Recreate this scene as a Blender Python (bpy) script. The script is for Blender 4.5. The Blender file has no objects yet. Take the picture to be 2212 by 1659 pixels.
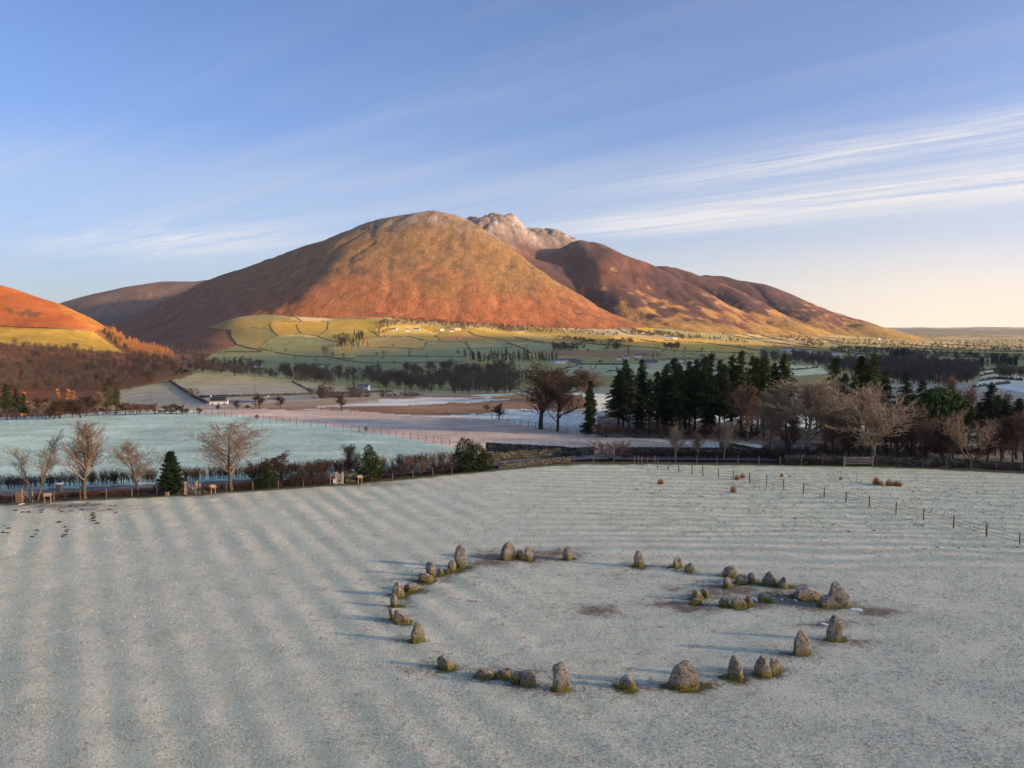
import bpy, math, random
import numpy as np
from mathutils import noise as mnoise, Vector

# ------------------------------------------------------------------ camera, sky, sun
SC = bpy.context.scene
COL = SC.collection
FQ, CXQ, CYQ, HZQ = 1770.0, 1106.0, 829.5, 712.0     # focal length, centre and eye level on a 2212-wide sheet
H = 19.0                                             # camera height over the circle
TH = math.atan((CYQ - HZQ) / FQ)
CT, ST = math.cos(TH), math.sin(TH)
cam = bpy.data.cameras.new('camera'); cam.sensor_width = 36; cam.lens = 36 * FQ / 2212
cam.clip_start = 0.5; cam.clip_end = 60000
camo = bpy.data.objects.new('camera', cam); COL.objects.link(camo)
camo.location = (0, 0, H); camo.rotation_euler = (math.pi / 2 - TH, 0, 0)
SC.camera = camo

CLOUDC, VEIL, HORC, CREAM = (2.75, 2.8, 2.95), (1.45, 1.58, 1.72), (2.4, 2.75, 2.75), (4.0, 3.3, 2.45)      # cloud, veil, horizon and sunward haze
SUN_EL, SUN_AZ = math.radians(12.0), math.radians(104)   # azimuth clockwise from the view direction (+y)
sdir = Vector((math.sin(SUN_AZ) * math.cos(SUN_EL), math.cos(SUN_AZ) * math.cos(SUN_EL), math.sin(SUN_EL)))
sun = bpy.data.lights.new('sun', 'SUN'); sun.energy = 5.0; sun.angle = math.radians(2.5); sun.color = (1.0, 0.66, 0.36)
suno = bpy.data.objects.new('sun', sun); COL.objects.link(suno)
suno.rotation_euler = (-sdir).to_track_quat('-Z', 'Y').to_euler(); suno.location = sdir * 200

W = bpy.data.worlds.new('World'); SC.world = W; W.use_nodes = True
nt = W.node_tree; nt.nodes.clear()
def nd(t, typ, **kw):
    n = t.nodes.new(typ)
    for k, v in kw.items(): setattr(n, k, v)
    return n
def mth(t, op, a, b=None, c=None, clamp=False):
    n = nd(t, 'ShaderNodeMath', operation=op); n.use_clamp = clamp
    for i, v in enumerate((a, b, c)):
        if v is None: continue
        if isinstance(v, (int, float)): n.inputs[i].default_value = v
        else: t.links.new(v, n.inputs[i])
    return n.outputs[0]
def mixc(t, f, a, b, blend='MIX'):
    n = nd(t, 'ShaderNodeMix', data_type='RGBA', blend_type=blend); n.clamp_factor = True
    for i, v in ((0, f), (6, a), (7, b)):
        if isinstance(v, (int, float)): n.inputs[i].default_value = v
        elif isinstance(v, tuple): n.inputs[i].default_value = (*v[:3], 1)
        else: t.links.new(v, n.inputs[i])
    return n.outputs[2]
def ramp(t, f, stops, interp='LINEAR'):
    n = nd(t, 'ShaderNodeValToRGB'); n.color_ramp.interpolation = interp
    e = n.color_ramp.elements
    while len(e) < len(stops): e.new(0.5)
    for el, (p, c) in zip(e, stops):
        el.position = p; el.color = (c, c, c, 1) if isinstance(c, (int, float)) else (*c[:3], 1)
    t.links.new(f, n.inputs[0]); return n.outputs[0]
def noi(t, vec, scale, detail=4, rough=0.55, dist=0.0):
    n = nd(t, 'ShaderNodeTexNoise'); n.inputs['Scale'].default_value = scale; n.inputs['Detail'].default_value = detail
    n.inputs['Roughness'].default_value = rough; n.inputs['Distortion'].default_value = dist
    if vec is not None: t.links.new(vec, n.inputs['Vector'])
    return n.outputs[0]
def mapping(t, vec, scale=(1, 1, 1), rot=(0, 0, 0), loc=(0, 0, 0)):
    n = nd(t, 'ShaderNodeMapping'); t.links.new(vec, n.inputs[0])
    n.inputs[1].default_value = loc; n.inputs[2].default_value = rot; n.inputs[3].default_value = scale
    return n.outputs[0]

sky = nd(nt, 'ShaderNodeTexSky', sky_type='NISHITA'); sky.sun_disc = False
sky.sun_elevation = SUN_EL; sky.sun_rotation = SUN_AZ
sky.altitude = 200; sky.air_density = 0.5; sky.dust_density = 3.0; sky.ozone_density = 4.0
# high thin cloud on a flat layer far overhead: direction / height gives its place on that layer
tc = nd(nt, 'ShaderNodeTexCoord')
sep = nd(nt, 'ShaderNodeSeparateXYZ'); nt.links.new(tc.outputs['Generated'], sep.inputs[0])
zc = mth(nt, 'MAXIMUM', sep.outputs[2], 0.03)
cu = mth(nt, 'DIVIDE', sep.outputs[0], zc); cv = mth(nt, 'DIVIDE', sep.outputs[1], zc)
cmb = nd(nt, 'ShaderNodeCombineXYZ'); nt.links.new(cu, cmb.inputs[0]); nt.links.new(cv, cmb.inputs[1])
def gauss(v, c, w):
    d = mth(nt, 'DIVIDE', mth(nt, 'SUBTRACT', v, c), w)
    return mth(nt, 'POWER', math.e, mth(nt, 'MULTIPLY', mth(nt, 'MULTIPLY', d, d), -1.0))
wob = noi(nt, mapping(nt, cmb.outputs[0], scale=(.22, .22, 1), loc=(4.1, 2.2, 0)), 1.0, 3, 0.5)
wv = mapping(nt, cmb.outputs[0], rot=(0, 0, math.radians(-134.6)))          # x now runs along the streaks
sw = nd(nt, 'ShaderNodeSeparateXYZ'); nt.links.new(wv, sw.inputs[0])
sA = sw.outputs[0]
tA = mth(nt, 'ADD', mth(nt, 'MULTIPLY', sw.outputs[1], -1.0), mth(nt, 'MULTIPLY', mth(nt, 'SUBTRACT', wob, 0.5), 1.6))
fib = noi(nt, mapping(nt, wv, scale=(0.16, 1.9, 1), loc=(0.3, 0.2, 0)), 1.0, 7, 0.6, 0.6)
fin = noi(nt, mapping(nt, wv, scale=(1.1, 9.5, 1), loc=(0.7, 0.9, 0)), 1.0, 9, 0.68, 0.9)
big = noi(nt, mapping(nt, wv, scale=(0.09, 0.30, 1), loc=(3.3, 1.9, 0)), 1.0, 3, 0.5, 0.4)
bandA = mth(nt, 'MULTIPLY', gauss(tA, 6.4, 0.85), ramp(nt, mth(nt, 'DIVIDE', sA, 10), [(0.45, 1.0), (0.66, 0.0)], 'EASE'))
bandB = mth(nt, 'MULTIPLY', gauss(tA, 4.72, 0.42), ramp(nt, mth(nt, 'DIVIDE', sA, 10), [(0.2, .75), (0.52, 0.0)], 'EASE'))
bandC = mth(nt, 'MULTIPLY', mth(nt, 'MULTIPLY', gauss(tA, 4.1, 1.3), gauss(sA, 9.6, 2.2)), 1.0)
cov = mth(nt, 'ADD', mth(nt, 'ADD', bandA, bandB), bandC)
rest = mth(nt, 'MULTIPLY', ramp(nt, big, [(0.44, 0.0), (0.72, 0.36)], 'EASE'), ramp(nt, fib, [(0.42, 0.0), (0.75, 1.0)]))
streak = ramp(nt, mth(nt, 'ADD', mth(nt, 'MULTIPLY', fib, .5), mth(nt, 'MULTIPLY', fin, .5)), [(0.38, 0.12), (0.60, 1.0)], 'EASE')
cl = mth(nt, 'ADD', mth(nt, 'MULTIPLY', cov, streak), mth(nt, 'MULTIPLY', mth(nt, 'MULTIPLY', rest, ramp(nt, fin, [(0.35, 0.3), (0.65, 1.0)])), 0.75), clamp=True)
cl = mth(nt, 'MULTIPLY', cl, 0.85)
SKYS = 0.145
bg1 = nd(nt, 'ShaderNodeBackground'); bg1.inputs[1].default_value = SKYS
# thin lavender veil everywhere, warm near the horizon on the sun's side
vd = nd(nt, 'ShaderNodeVectorMath', operation='DOT_PRODUCT'); nt.links.new(tc.outputs['Generated'], vd.inputs[0])
vd.inputs[1].default_value = (math.sin(SUN_AZ), math.cos(SUN_AZ), 0)
sunw = ramp(nt, mth(nt, 'MULTIPLY_ADD', vd.outputs['Value'], 0.5, 0.5), [(0.15, 0.0), (0.42, 0.25), (0.62, 1.0)])
low = ramp(nt, sep.outputs[2], [(0.0, 1.0), (0.04, 0.75), (0.10, 0.25), (0.2, 0.0)])
c0 = mixc(nt, 0.11, sky.outputs[0], VEIL)
mid = mth(nt, 'MULTIPLY', ramp(nt, sep.outputs[2], [(0.02, 0.1), (0.10, 0.5), (0.165, 0.6), (0.24, 0.12), (0.35, 0.0)], 'EASE'), ramp(nt, fib, [(0.3, 0.55), (0.65, 1.0)]))
c0 = mixc(nt, mth(nt, 'MULTIPLY', mid, 0.85), c0, (1.85, 2.1, 2.4))
c0 = mixc(nt, mth(nt, 'MULTIPLY', low, 0.7), c0, HORC)
c0 = mixc(nt, mth(nt, 'MULTIPLY', mth(nt, 'MULTIPLY', low, sunw), 0.9), c0, CREAM, 'LIGHTEN')
ccol = mixc(nt, mth(nt, 'MULTIPLY', sunw, 0.4), CLOUDC, CREAM)
cmix = mixc(nt, cl, c0, ccol)
nt.links.new(cmix, bg1.inputs[0])
wo = nd(nt, 'ShaderNodeOutputWorld'); nt.links.new(bg1.outputs[0], wo.inputs[0])

vs = SC.view_settings
vs.view_transform = 'Standard'; vs.look = 'None'; vs.gamma = 1; vs.use_curve_mapping = False
vs.exposure = 1.12
SC.render.engine = 'CYCLES'
SC.cycles.use_denoising = True
SC.cycles.max_bounces = 5; SC.cycles.diffuse_bounces = 3; SC.cycles.glossy_bounces = 2
SC.cycles.transparent_max_bounces = 4; SC.cycles.volume_bounces = 0
SC.cycles.sample_clamp_indirect = 8

# ------------------------------------------------------------------ helpers
rng = np.random.default_rng(7)
random.seed(7)
def pt(px, py, D):
    xc = (px - CXQ) / FQ; yc = -(py - CYQ) / FQ
    dy = CT + yc * ST; dz = -ST + yc * CT
    t = D / dy
    return np.array((xc * t, D, H + dz * t))
def proj(x, y, z):
    f = y * CT - (z - H) * ST; u = y * ST + (z - H) * CT
    return CXQ + FQ * x / f, CYQ - FQ * u / f
def sm(a, b, v):
    t = np.clip((v - a) / (b - a), 0, 1); return t * t * (3 - 2 * t)

_perm = np.random.default_rng(3).random((256, 256)).astype(np.float64)
def vnoise(x, y):
    xi = np.floor(x).astype(int); yi = np.floor(y).astype(int)
    fx = x - xi; fy = y - yi
    fx = fx * fx * fx * (fx * (fx * 6 - 15) + 10); fy = fy * fy * fy * (fy * (fy * 6 - 15) + 10)
    a = _perm[xi & 255, yi & 255]; b = _perm[(xi + 1) & 255, yi & 255]
    c = _perm[xi & 255, (yi + 1) & 255]; d = _perm[(xi + 1) & 255, (yi + 1) & 255]
    return (a * (1 - fx) + b * fx) * (1 - fy) + (c * (1 - fx) + d * fx) * fy
def fbm(x, y, oct=4, gain=0.5):
    s = 0; a = 1; n = 0
    for i in range(oct):
        s = s + a * vnoise(x * 2 ** i + 17.3 * i, y * 2 ** i + 9.1 * i); n += a; a *= gain
    return s / n
def inpoly(px, py, poly):
    r = np.zeros(px.shape, bool); n = len(poly)
    for i in range(n):
        x0, y0 = poly[i]; x1, y1 = poly[(i + 1) % n]
        if y0 == y1: continue
        c = ((y0 > py) != (y1 > py)) & (px < (x1 - x0) * (py - y0) / (y1 - y0) + x0)
        r ^= c
    return r
class TPS:
    def __init__(s, P, V, reg=0.0):
        s.P = np.array(P, float); V = np.array(V, float); n = len(P)
        A = np.zeros((n + 3, n + 3)); A[:n, :n] = s.k(s.P[:, None], s.P[None]) + reg * np.eye(n)
        A[:n, n] = 1; A[:n, n + 1:] = s.P; A[n, :n] = 1; A[n + 1:, :n] = s.P.T
        s.c = np.linalg.solve(A, np.concatenate([V, np.zeros(3)]))
    @staticmethod
    def k(a, b):
        d2 = ((a - b) ** 2).sum(-1); return d2 * np.log(d2 + 1e-12)
    def __call__(s, x, y):
        sh = np.shape(x); Q = np.stack([np.ravel(x), np.ravel(y)], -1).astype(float)
        out = np.empty(len(Q)); n = len(s.P)
        for i in range(0, len(Q), 40000):
            q = Q[i:i + 40000]
            out[i:i + 40000] = s.k(q[:, None], s.P[None]) @ s.c[:n] + s.c[n] + q @ s.c[n + 1:]
        return out.reshape(sh)

def mesh(name, verts, faces, mats=(), smooth=True, cols=None):
    """verts Nx3, faces Mx3 or Mx4 array (or list of arrays)"""
    me = bpy.data.meshes.new(name)
    v = np.asarray(verts, np.float32)
    fl = faces if isinstance(faces, list) else [faces]
    fl = [np.asarray(f, np.int32) for f in fl if len(f)]
    me.vertices.add(len(v)); me.vertices.foreach_set('co', v.ravel())
    nl = sum(f.size for f in fl); nf = sum(len(f) for f in fl)
    me.loops.add(nl); me.loops.foreach_set('vertex_index', np.concatenate([f.ravel() for f in fl]))
    me.polygons.add(nf)
    tot = np.concatenate([np.full(len(f), f.shape[1], np.int32) for f in fl])
    st = np.concatenate([[0], np.cumsum(tot)[:-1]]).astype(np.int32)
    me.polygons.foreach_set('loop_start', st)
    me.polygons.foreach_set('use_smooth', np.full(nf, smooth))
    for m in mats: me.materials.append(m)
    if cols is not None:
        for k, c in cols.items():
            c = np.asarray(c, np.float32)
            a = me.attributes.new(k, 'FLOAT_COLOR', 'POINT')
            if c.shape[1] == 3: c = np.concatenate([c, np.ones((len(c), 1), np.float32)], 1)
            a.data.foreach_set('color', np.ascontiguousarray(c).ravel())
    me.update(calc_edges=True)
    return me
def obj(name, me, parent=None, loc=None):
    o = bpy.data.objects.new(name, me); COL.objects.link(o)
    if parent is not None: o.parent = parent
    if loc is not None: o.location = loc
    return o
def tag(o, label=None, cat=None, group=None, kind=None):
    if label: o['label'] = label
    if cat: o['category'] = cat
    if group: o['group'] = group
    if kind: o['kind'] = kind
    return o
def empty(name, loc, label, cat, group=None, rz=0):
    o = bpy.data.objects.new(name, None); COL.objects.link(o); o.location = loc; o.rotation_euler[2] = rz
    o.empty_display_size = 0.3
    return tag(o, label, cat, group)
def grid_faces(nr, nc):
    i = np.arange(nr - 1)[:, None] * nc + np.arange(nc - 1)[None]
    return np.stack([i, i + 1, i + nc + 1, i + nc], -1).reshape(-1, 4)
def mat(name):
    m = bpy.data.materials.new(name); m.use_nodes = True; t = m.node_tree
    b = t.nodes['Principled BSDF']; b.inputs['Roughness'].default_value = 0.9
    b.inputs['Specular IOR Level'].default_value = 0.15
    return m, t, b
def bump(t, b, h, strength=0.5, dist=0.05):
    n = nd(t, 'ShaderNodeBump'); n.inputs['Strength'].default_value = strength; n.inputs['Distance'].default_value = dist
    t.links.new(h, n.inputs['Height']); t.links.new(n.outputs[0], b.inputs['Normal'])
def simple(name, c1, c2=None, scale=3.0, rough=0.9, det=4, bumpd=0.0, spec=0.15):
    m, t, b = mat(name); b.inputs['Roughness'].default_value = rough; b.inputs['Specular IOR Level'].default_value = spec
    if c2 is None: b.inputs[0].default_value = (*c1, 1); return m
    g = nd(t, 'ShaderNodeNewGeometry')
    n = noi(t, g.outputs['Position'], scale, det, 0.6)
    t.links.new(mixc(t, ramp(t, n, [(0.3, 0.0), (0.7, 1.0)]), c1, c2), b.inputs[0])
    if bumpd: bump(t, b, n, 0.6, bumpd)
    return m
# ------------------------------------------------------------------ terrain shape
def zat(px, py, D): return pt(px, py, D)[2]
BP = []          # px, D, z of the valley floor, the plateau and the near hill
def bz(px, D, z): BP.append((px, D, z))
def bp(px, py, D): BP.append((px, D, zat(px, py, D)))
for px in (-900, -450, 0, 400, 800, 1200, 1600, 2000, 2400, 2900):
    for D in (40, 70, 105): bz(px, D, 0)
for px in (-500, 0, 330, 700, 1000, 1300): bz(px, 150, 0)
for px, z in ((1600, -0.5), (1900, -1.0), (2300, -1.5), (2900, -3)): bz(px, 150, z)
for px, z in ((-600, -3), (0, -1.0), (330, -0.1), (700, 0.2), (1000, 0.3), (1300, 0.2), (1700, -3), (2212, -5), (2800, -8)): bz(px, 184, z)
for px, z in ((-600, -10), (0, -9), (300, -5.5), (500, -3.6), (700, -2.0), (1000, -0.9), (1300, -0.6), (1700, -8), (2212, -11), (2800, -14)): bz(px, 250, z)
for px, z in ((-600, -35), (0, -33), (300, -28), (470, -23.5), (590, -23), (800, -25), (1000, -27), (1300, -27), (1700, -26), (2212, -23), (2800, -25)): bz(px, 440, z)
for px, py, D in ((560, 853, 700), (400, 800, 1000), (700, 838, 800), (300, 868, 700), (950, 850, 800), (1000, 828, 1000), (1000, 802, 1300),
    (1000, 782, 1500), (1000, 766, 1800), (1000, 750, 2200), (1000, 735, 2500), (1000, 718, 2800), (1000, 703, 3020),
    (600, 817, 1100), (600, 792, 1500), (600, 776, 1800), (600, 760, 2100), (600, 735, 2500), (600, 708, 2780), (620, 687, 2960), (820, 690, 2980), (820, 712, 2800), (820, 740, 2450), (800, 765, 1950), (800, 790, 1500), (800, 815, 1150),
    (450, 792, 1500), (450, 768, 2000), (450, 745, 2500), (500, 722, 2750), (505, 690, 2950), (390, 768, 2500), (380, 738, 3400),
    (1200, 745, 2400), (1200, 722, 2900), (1200, 782, 1500), (1200, 766, 1900), (1200, 812, 1050), (1200, 712, 3120),
    (1400, 810, 1000), (1400, 783, 1500), (1400, 766, 2000), (1400, 748, 2500), (1400, 730, 3000), (1400, 712, 3350),
    (1600, 745, 2800), (1600, 728, 3500), (1600, 718, 3800),
    (1750, 815, 1000), (1750, 770, 2000), (1750, 746, 3000), (1750, 731, 3800), (1750, 723, 4300),
    (2000, 838, 700), (2000, 800, 1200), (2000, 771, 2000), (2000, 753, 3000), (2000, 738, 4500), (2000, 726, 6000), (2000, 716, 8000),
    (2212, 838, 700), (2212, 810, 1000), (2212, 792, 1500), (2212, 765, 2500), (2212, 746, 4000), (2212, 729, 6000), (2212, 717, 8500),
    (2700, 838, 700), (2700, 792, 1500), (2700, 765, 2500), (2700, 744, 4000), (2700, 725, 7000),
    (0, 825, 1000), (0, 790, 1300), (0, 752, 1550), (0, 737, 1650), (0, 707, 1850), (0, 655, 2100), (0, 617, 2350),
    (130, 830, 1000), (130, 795, 1300), (130, 754, 1570), (130, 708, 1850), (130, 666, 2130), (130, 655, 2250),
    (200, 762, 1600), (200, 722, 1850), (200, 691, 2100), (260, 800, 1250), (260, 766, 1600), (260, 747, 1850), (260, 728, 2050),
    (340, 783, 1550), (340, 770, 1800), (340, 760, 2000), (340, 815, 1150),
    (-400, 550, 2350), (-400, 690, 1800), (-400, 740, 1500), (-400, 825, 1000), (60, 632, 2330), (190, 684, 2130)): bp(px, py, D)
for px, D, z in ((467, 520, -29.8), (587, 560, -31.6), (0, 600, -46), (0, 780, -50), (-500, 700, -45), (300, 520, -36), (0, 2800, 140), (0, 3500, 70), (130, 2700, 60), (130, 3400, 10), (200, 2600, 5), (260, 2500, -45), (340, 2400, -62), (-400, 3000, 190), (-400, 4000, 100), (-900, 2300, 240), (-900, 1200, 20),
    (700, 600, -36), (1000, 600, -42), (1300, 600, -40), (1600, 600, -34), (1600, 1500, -42), (1600, 2200, -42), (300, 4200, 20), (700, 4000, 60), (1100, 4000, 60), (1500, 4500, 10), (1800, 6000, 0), (500, 9000, 0), (1100, 9000, 0),
    (0, 6000, 60), (0, 12000, 60), (1000, 14000, 60), (2000, 14000, 45), (2300, 14000, 40), (2700, 14000, 60)): bz(px, D, z)
for px, py, D in ((1900, 713, 10500), (1990, 712, 10500), (2080, 713.5, 10500), (2212, 714.5, 11000), (2350, 713, 11000)): bp(px, py, D)
BP = np.array(BP)
_base = TPS(np.stack([(BP[:, 0] - CXQ) / 1000, np.log(BP[:, 1])], -1), BP[:, 2], 1e-5)
def base_h(x, y):
    yy = np.maximum(y, 20.0)
    px = CXQ + FQ * x / yy
    z = _base((px - CXQ) / 1000, np.log(yy))
    n = (fbm(x / 260 + 5, yy / 260, 4) - 0.5) * 9 * sm(350, 1500, yy)
    n = n + (fbm(x / 900 + 31, yy / 1400 + 3, 4) - 0.5) * 70 * sm(5000, 10000, yy) * sm(1500, 1900, px)
    w = sm(95, 135, yy)
    return z * w + n

def mk(points, reg=2e-4):
    P = np.array([pt(*p[:3]) if len(p) == 3 else (pt(p[0], 700, p[1])[0], p[1], p[3]) for p in points])
    f = TPS(P[:, :2] / 1000, P[:, 2], reg); lim = P[:, :2]
    def g(x, y, pad=450):
        z = f(x / 1000, y / 1000)
        q = np.stack([np.ravel(x), np.ravel(y)], -1); d = np.full(len(q), 1e9)
        for p in lim: d = np.minimum(d, ((q - p) ** 2).sum(1))
        d = np.sqrt(d).reshape(np.shape(x))
        return z - np.maximum(0, d - pad) * 0.8
    return g
dome = mk([(230, 716, 3850), (330, 660, 4050), (450, 603, 4200), (570, 560, 4250), (700, 513, 4200), (820, 470, 4120), (900, 457, 4080), (955, 454.5, 4060), (1000, 468, 4050), (1050, 497, 4000),
    (1150, 570, 3850), (1240, 628, 3700), (1330, 682, 3560), (1400, 708, 3480), (1440, 722, 3420),
    (430, 735, 2950), (500, 708, 2960), (620, 694, 2990), (830, 697, 3010), (1000, 706, 3060), (1200, 716, 3150), (1350, 724, 3200),
    (800, 505, 3860), (720, 568, 3550), (660, 628, 3250), (960, 520, 3790), (985, 580, 3530), (1000, 645, 3250), (1120, 600, 3600), (1190, 660, 3370),
    (560, 603, 3880), (450, 655, 3720), (520, 668, 3400), (380, 700, 3600), (640, 560, 3900), (330, 725, 3500), (580, 650, 3400),
    (900, 4600, 0, 560), (700, 4800, 0, 420), (500, 4900, 0, 250), (900, 5300, 0, 480), (1000, 4500, 0, 500), (1100, 4350, 0, 330), (1250, 4100, 0, 120), (1400, 3900, 0, 0), (300, 4600, 0, 40)])
r1 = mk([(960, 485, 4900), (1010, 475, 4900), (1050, 469, 4950), (1098, 471, 5000), (1130, 489, 5100), (1165, 498, 5250), (1200, 496, 5300), (1240, 516, 5250),
    (1040, 505, 4700), (1085, 530, 4560), (1120, 560, 4450), (1160, 560, 4750), (1180, 530, 4950), (1210, 560, 4700), (1000, 520, 4550), (1160, 620, 4250), (1230, 680, 3900),
    (1050, 5500, 0, 620), (1200, 5800, 0, 560), (1300, 5500, 0, 480), (900, 5300, 0, 500), (1100, 6300, 0, 420)])
r2 = mk([(1250, 518, 4800), (1290, 527, 4700), (1308, 575, 4400), (1322, 630, 4100), (1342, 682, 3800), (1400, 714, 3500), (1350, 547, 4720), (1430, 579, 4600), (1500, 614, 4450), (1570, 654, 4250), (1640, 694, 4000), (1720, 722, 3800),
    (1380, 620, 4300), (1430, 660, 4000), (1480, 702, 3620), (1560, 705, 3750), (1600, 724, 3550),
    (1150, 590, 4720), (1195, 670, 4250), (1270, 716, 3750), (1225, 618, 4450), (1262, 668, 4100),
    (1260, 5300, 0, 420), (1440, 5050, 0, 190), (1550, 4750, 0, 90), (1660, 4450, 0, 10), (1750, 4200, 0, -40)])
r3 = mk([(1437, 576, 5200), (1465, 582, 5200), (1510, 597, 5150), (1560, 619, 5000), (1640, 654, 4700), (1740, 704, 4350), (1800, 728, 4200), (1580, 632, 4880), (1600, 660, 4650), (1618, 680, 4500), (1662, 714, 4250),
    (1490, 690, 4850), (1555, 718, 4520), (1420, 640, 5050), (1615, 726, 4280), (1665, 686, 4480), (1730, 716, 4230), (1700, 729, 4050), (1560, 5700, 0, 220), (1700, 5100, 0, 60), (1800, 4700, 0, -20), (1400, 5700, 0, 300)])
r4 = mk([(1500, 604, 5750), (1525, 602, 5700), (1580, 607, 5700), (1640, 615, 5650), (1700, 639, 5500), (1780, 673, 5200), (1860, 699, 4950), (1950, 727, 4700), (1660, 622, 5580), (1719, 660, 5300), (1752, 679, 5100), (1778, 702, 4930), (1800, 720, 4800),
    (1600, 695, 5250), (1680, 718, 4950), (1745, 728, 4780), (1550, 660, 5500), (1830, 702, 4980), (1875, 718, 4800), (1600, 6400, 0, 230), (1850, 5700, 0, 60), (1950, 5200, 0, -20)])
r5 = mk([(1700, 664, 6600), (1780, 670, 6500), (1850, 687, 6400), (1930, 712, 6200), (1985, 730, 6000), (1800, 710, 5900), (1900, 728, 5700), (1850, 7100, 0, 50), (1950, 6800, 0, -10), (1700, 7200, 0, 120)])
def ridge(x, y, s):
    return np.abs(fbm(x / s, y / s, 4, 0.55) - 0.5) * 2
def mount_h(x, y):
    gul = ridge(x + 0.35 * y, y * 0.45, 420.0)
    n = (fbm(x / 300, y / 300 + 8, 5, 0.52) - 0.5)
    d = dome(x, y) + n * 15 - (1 - gul) ** 3 * 8 - (1 - ridge(x * 1.0, y * .4 + 60, 150.0)) ** 6 * 7 + (fbm(x / 45, y / 45 + 3, 3, .6) - .5) * 5
    rr = np.maximum.reduce([r1(x, y), r2(x, y), r3(x, y), r4(x, y), r5(x, y)])
    crag = (fbm(x / 60, y / 60, 4, 0.7) - 0.5) * 62 * sm(480, 640, rr) + np.abs(fbm(x / 120 + 7, y / 300, 3) - 0.5) * 60 * sm(540, 680, rr)
    g2 = ridge(x * 1.0 + 0.2 * y, y * 0.3, 240.0)
    rr = rr + n * 17 - (1 - g2) ** 3 * 14 + crag
    return np.maximum(d, rr), d >= rr
farhill = mk([(60, 690, 5100), (145, 648, 5200), (200, 634, 5300), (300, 615, 5400), (400, 607, 5500), (450, 603, 5500), (540, 590, 5600), (200, 695, 4500), (300, 700, 4300), (350, 725, 3950), (420, 680, 4600), (100, 710, 4600),
    (150, 6300, 0, 150), (400, 6500, 0, 230), (600, 6400, 0, 300), (250, 740, 3600)])

# polar sheet: valley, plateau beyond the hedge, near hill
pxs = np.concatenate([np.arange(-1500, -60, 60), np.arange(-60, 2280, 3.0), np.arange(2280, 4200, 60)])
Ds = np.concatenate([np.geomspace(60, 300, 170)[:-1], np.geomspace(300, 16000, 300)])
PXG, DG = np.meshgrid(pxs, Ds)
XG = (PXG - CXQ) / FQ * DG * 0.9985; YG = DG.copy()
ZG = base_h(XG, YG)
PX, PY = proj(XG, YG, ZG)

def hit(px, py):
    """first place where the line of sight through (px,py) meets the valley sheet -> D (nan when it misses)"""
    px = np.atleast_1d(np.asarray(px, float)); py = np.atleast_1d(np.asarray(py, float))
    ci = np.clip(np.searchsorted(pxs, px), 1, len(pxs) - 1)
    ci = np.where(np.abs(pxs[ci] - px) < np.abs(pxs[ci - 1] - px), ci, ci - 1)
    out = np.full(len(px), np.nan)
    for k, (c, v) in enumerate(zip(ci, py)):
        col = PY[:, c]; w = np.nonzero(col <= v)[0]
        if len(w) == 0: continue
        i = w[0]
        if i == 0: out[k] = Ds[0]; continue
        a, b = col[i - 1], col[i]; f = (a - v) / (a - b) if a != b else 0
        out[k] = Ds[i - 1] * (Ds[i] / Ds[i - 1]) ** f
    return out
def place(px, py):
    D = hit(px, py); px = np.atleast_1d(px)
    x = (px - CXQ) / FQ * D * 0.9985
    ok = ~np.isnan(D); z = np.full(len(D), np.nan)
    if ok.any(): z[ok] = base_h(x[ok], D[ok])
    return np.stack([x, D, z], -1)
def ground(px, D):
    x = (px - CXQ) / FQ * D * 0.9985
    return np.array((x, D, float(base_h(np.array([x]), np.array([D]))[0])))

def gp(px, py, z=0.0):
    d = pt(px, py, 1.0) - np.array((0, 0, H)); t = (z - H) / d[2]
    return np.array((d[0] * t, d[1] * t, z))
BND = np.array([gp(*p)[:2] for p in ((-700, 1130), (-300, 1105), (0, 1088), (200, 1078), (400, 1068), (600, 1055), (780, 1042), (930, 1028), (1060, 1015), (1180, 1004), (1280, 1000), (1450, 1001), (1650, 1003), (1900, 1007), (2080, 1014), (2212, 1022), (2500, 1034), (3000, 1040))])
def ybnd(x): return np.interp(x, BND[:, 0], BND[:, 1])


# zoom-sheet readers (places read off enlarged views of the photograph)
K = 0.25635
def Z7(L): return [(K * a, 594.04 + K * b) for a, b in L]
def Z8(L): return [(540.04 + K * a, 648.05 + K * b) for a, b in L]
def ZR(L): return [(1080.1 + K * a, 648.05 + K * b) for a, b in L]
def ZS(L): return [(1644.96 + K * a, 648.05 + K * b) for a, b in L]

# ------------------------------------------------------------------ land colour (what grows there, with some sunlight and skylight correction painted in)
C = dict(frost=(.72, .74, .60), turq=(.46, .60, .48), pink=(.66, .51, .385), rush=(.30, .18, .10), white=(.70, .72, .64), past=(.25, .215, .085), pastf=(.25, .27, .15), fgrey=(.46, .41, .29),
    gold=(.42, .30, .07), brack=(.36, .115, .035), brack2=(.22, .095, .05), wood=(.11, .075, .06), pale=(.31, .33, .20), lane=(.2, .19, .19), tan=(.42, .30, .18), cream=(.42, .36, .2))
C = {k: np.array(v) for k, v in C.items()}
sx, sy = [], []
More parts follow.
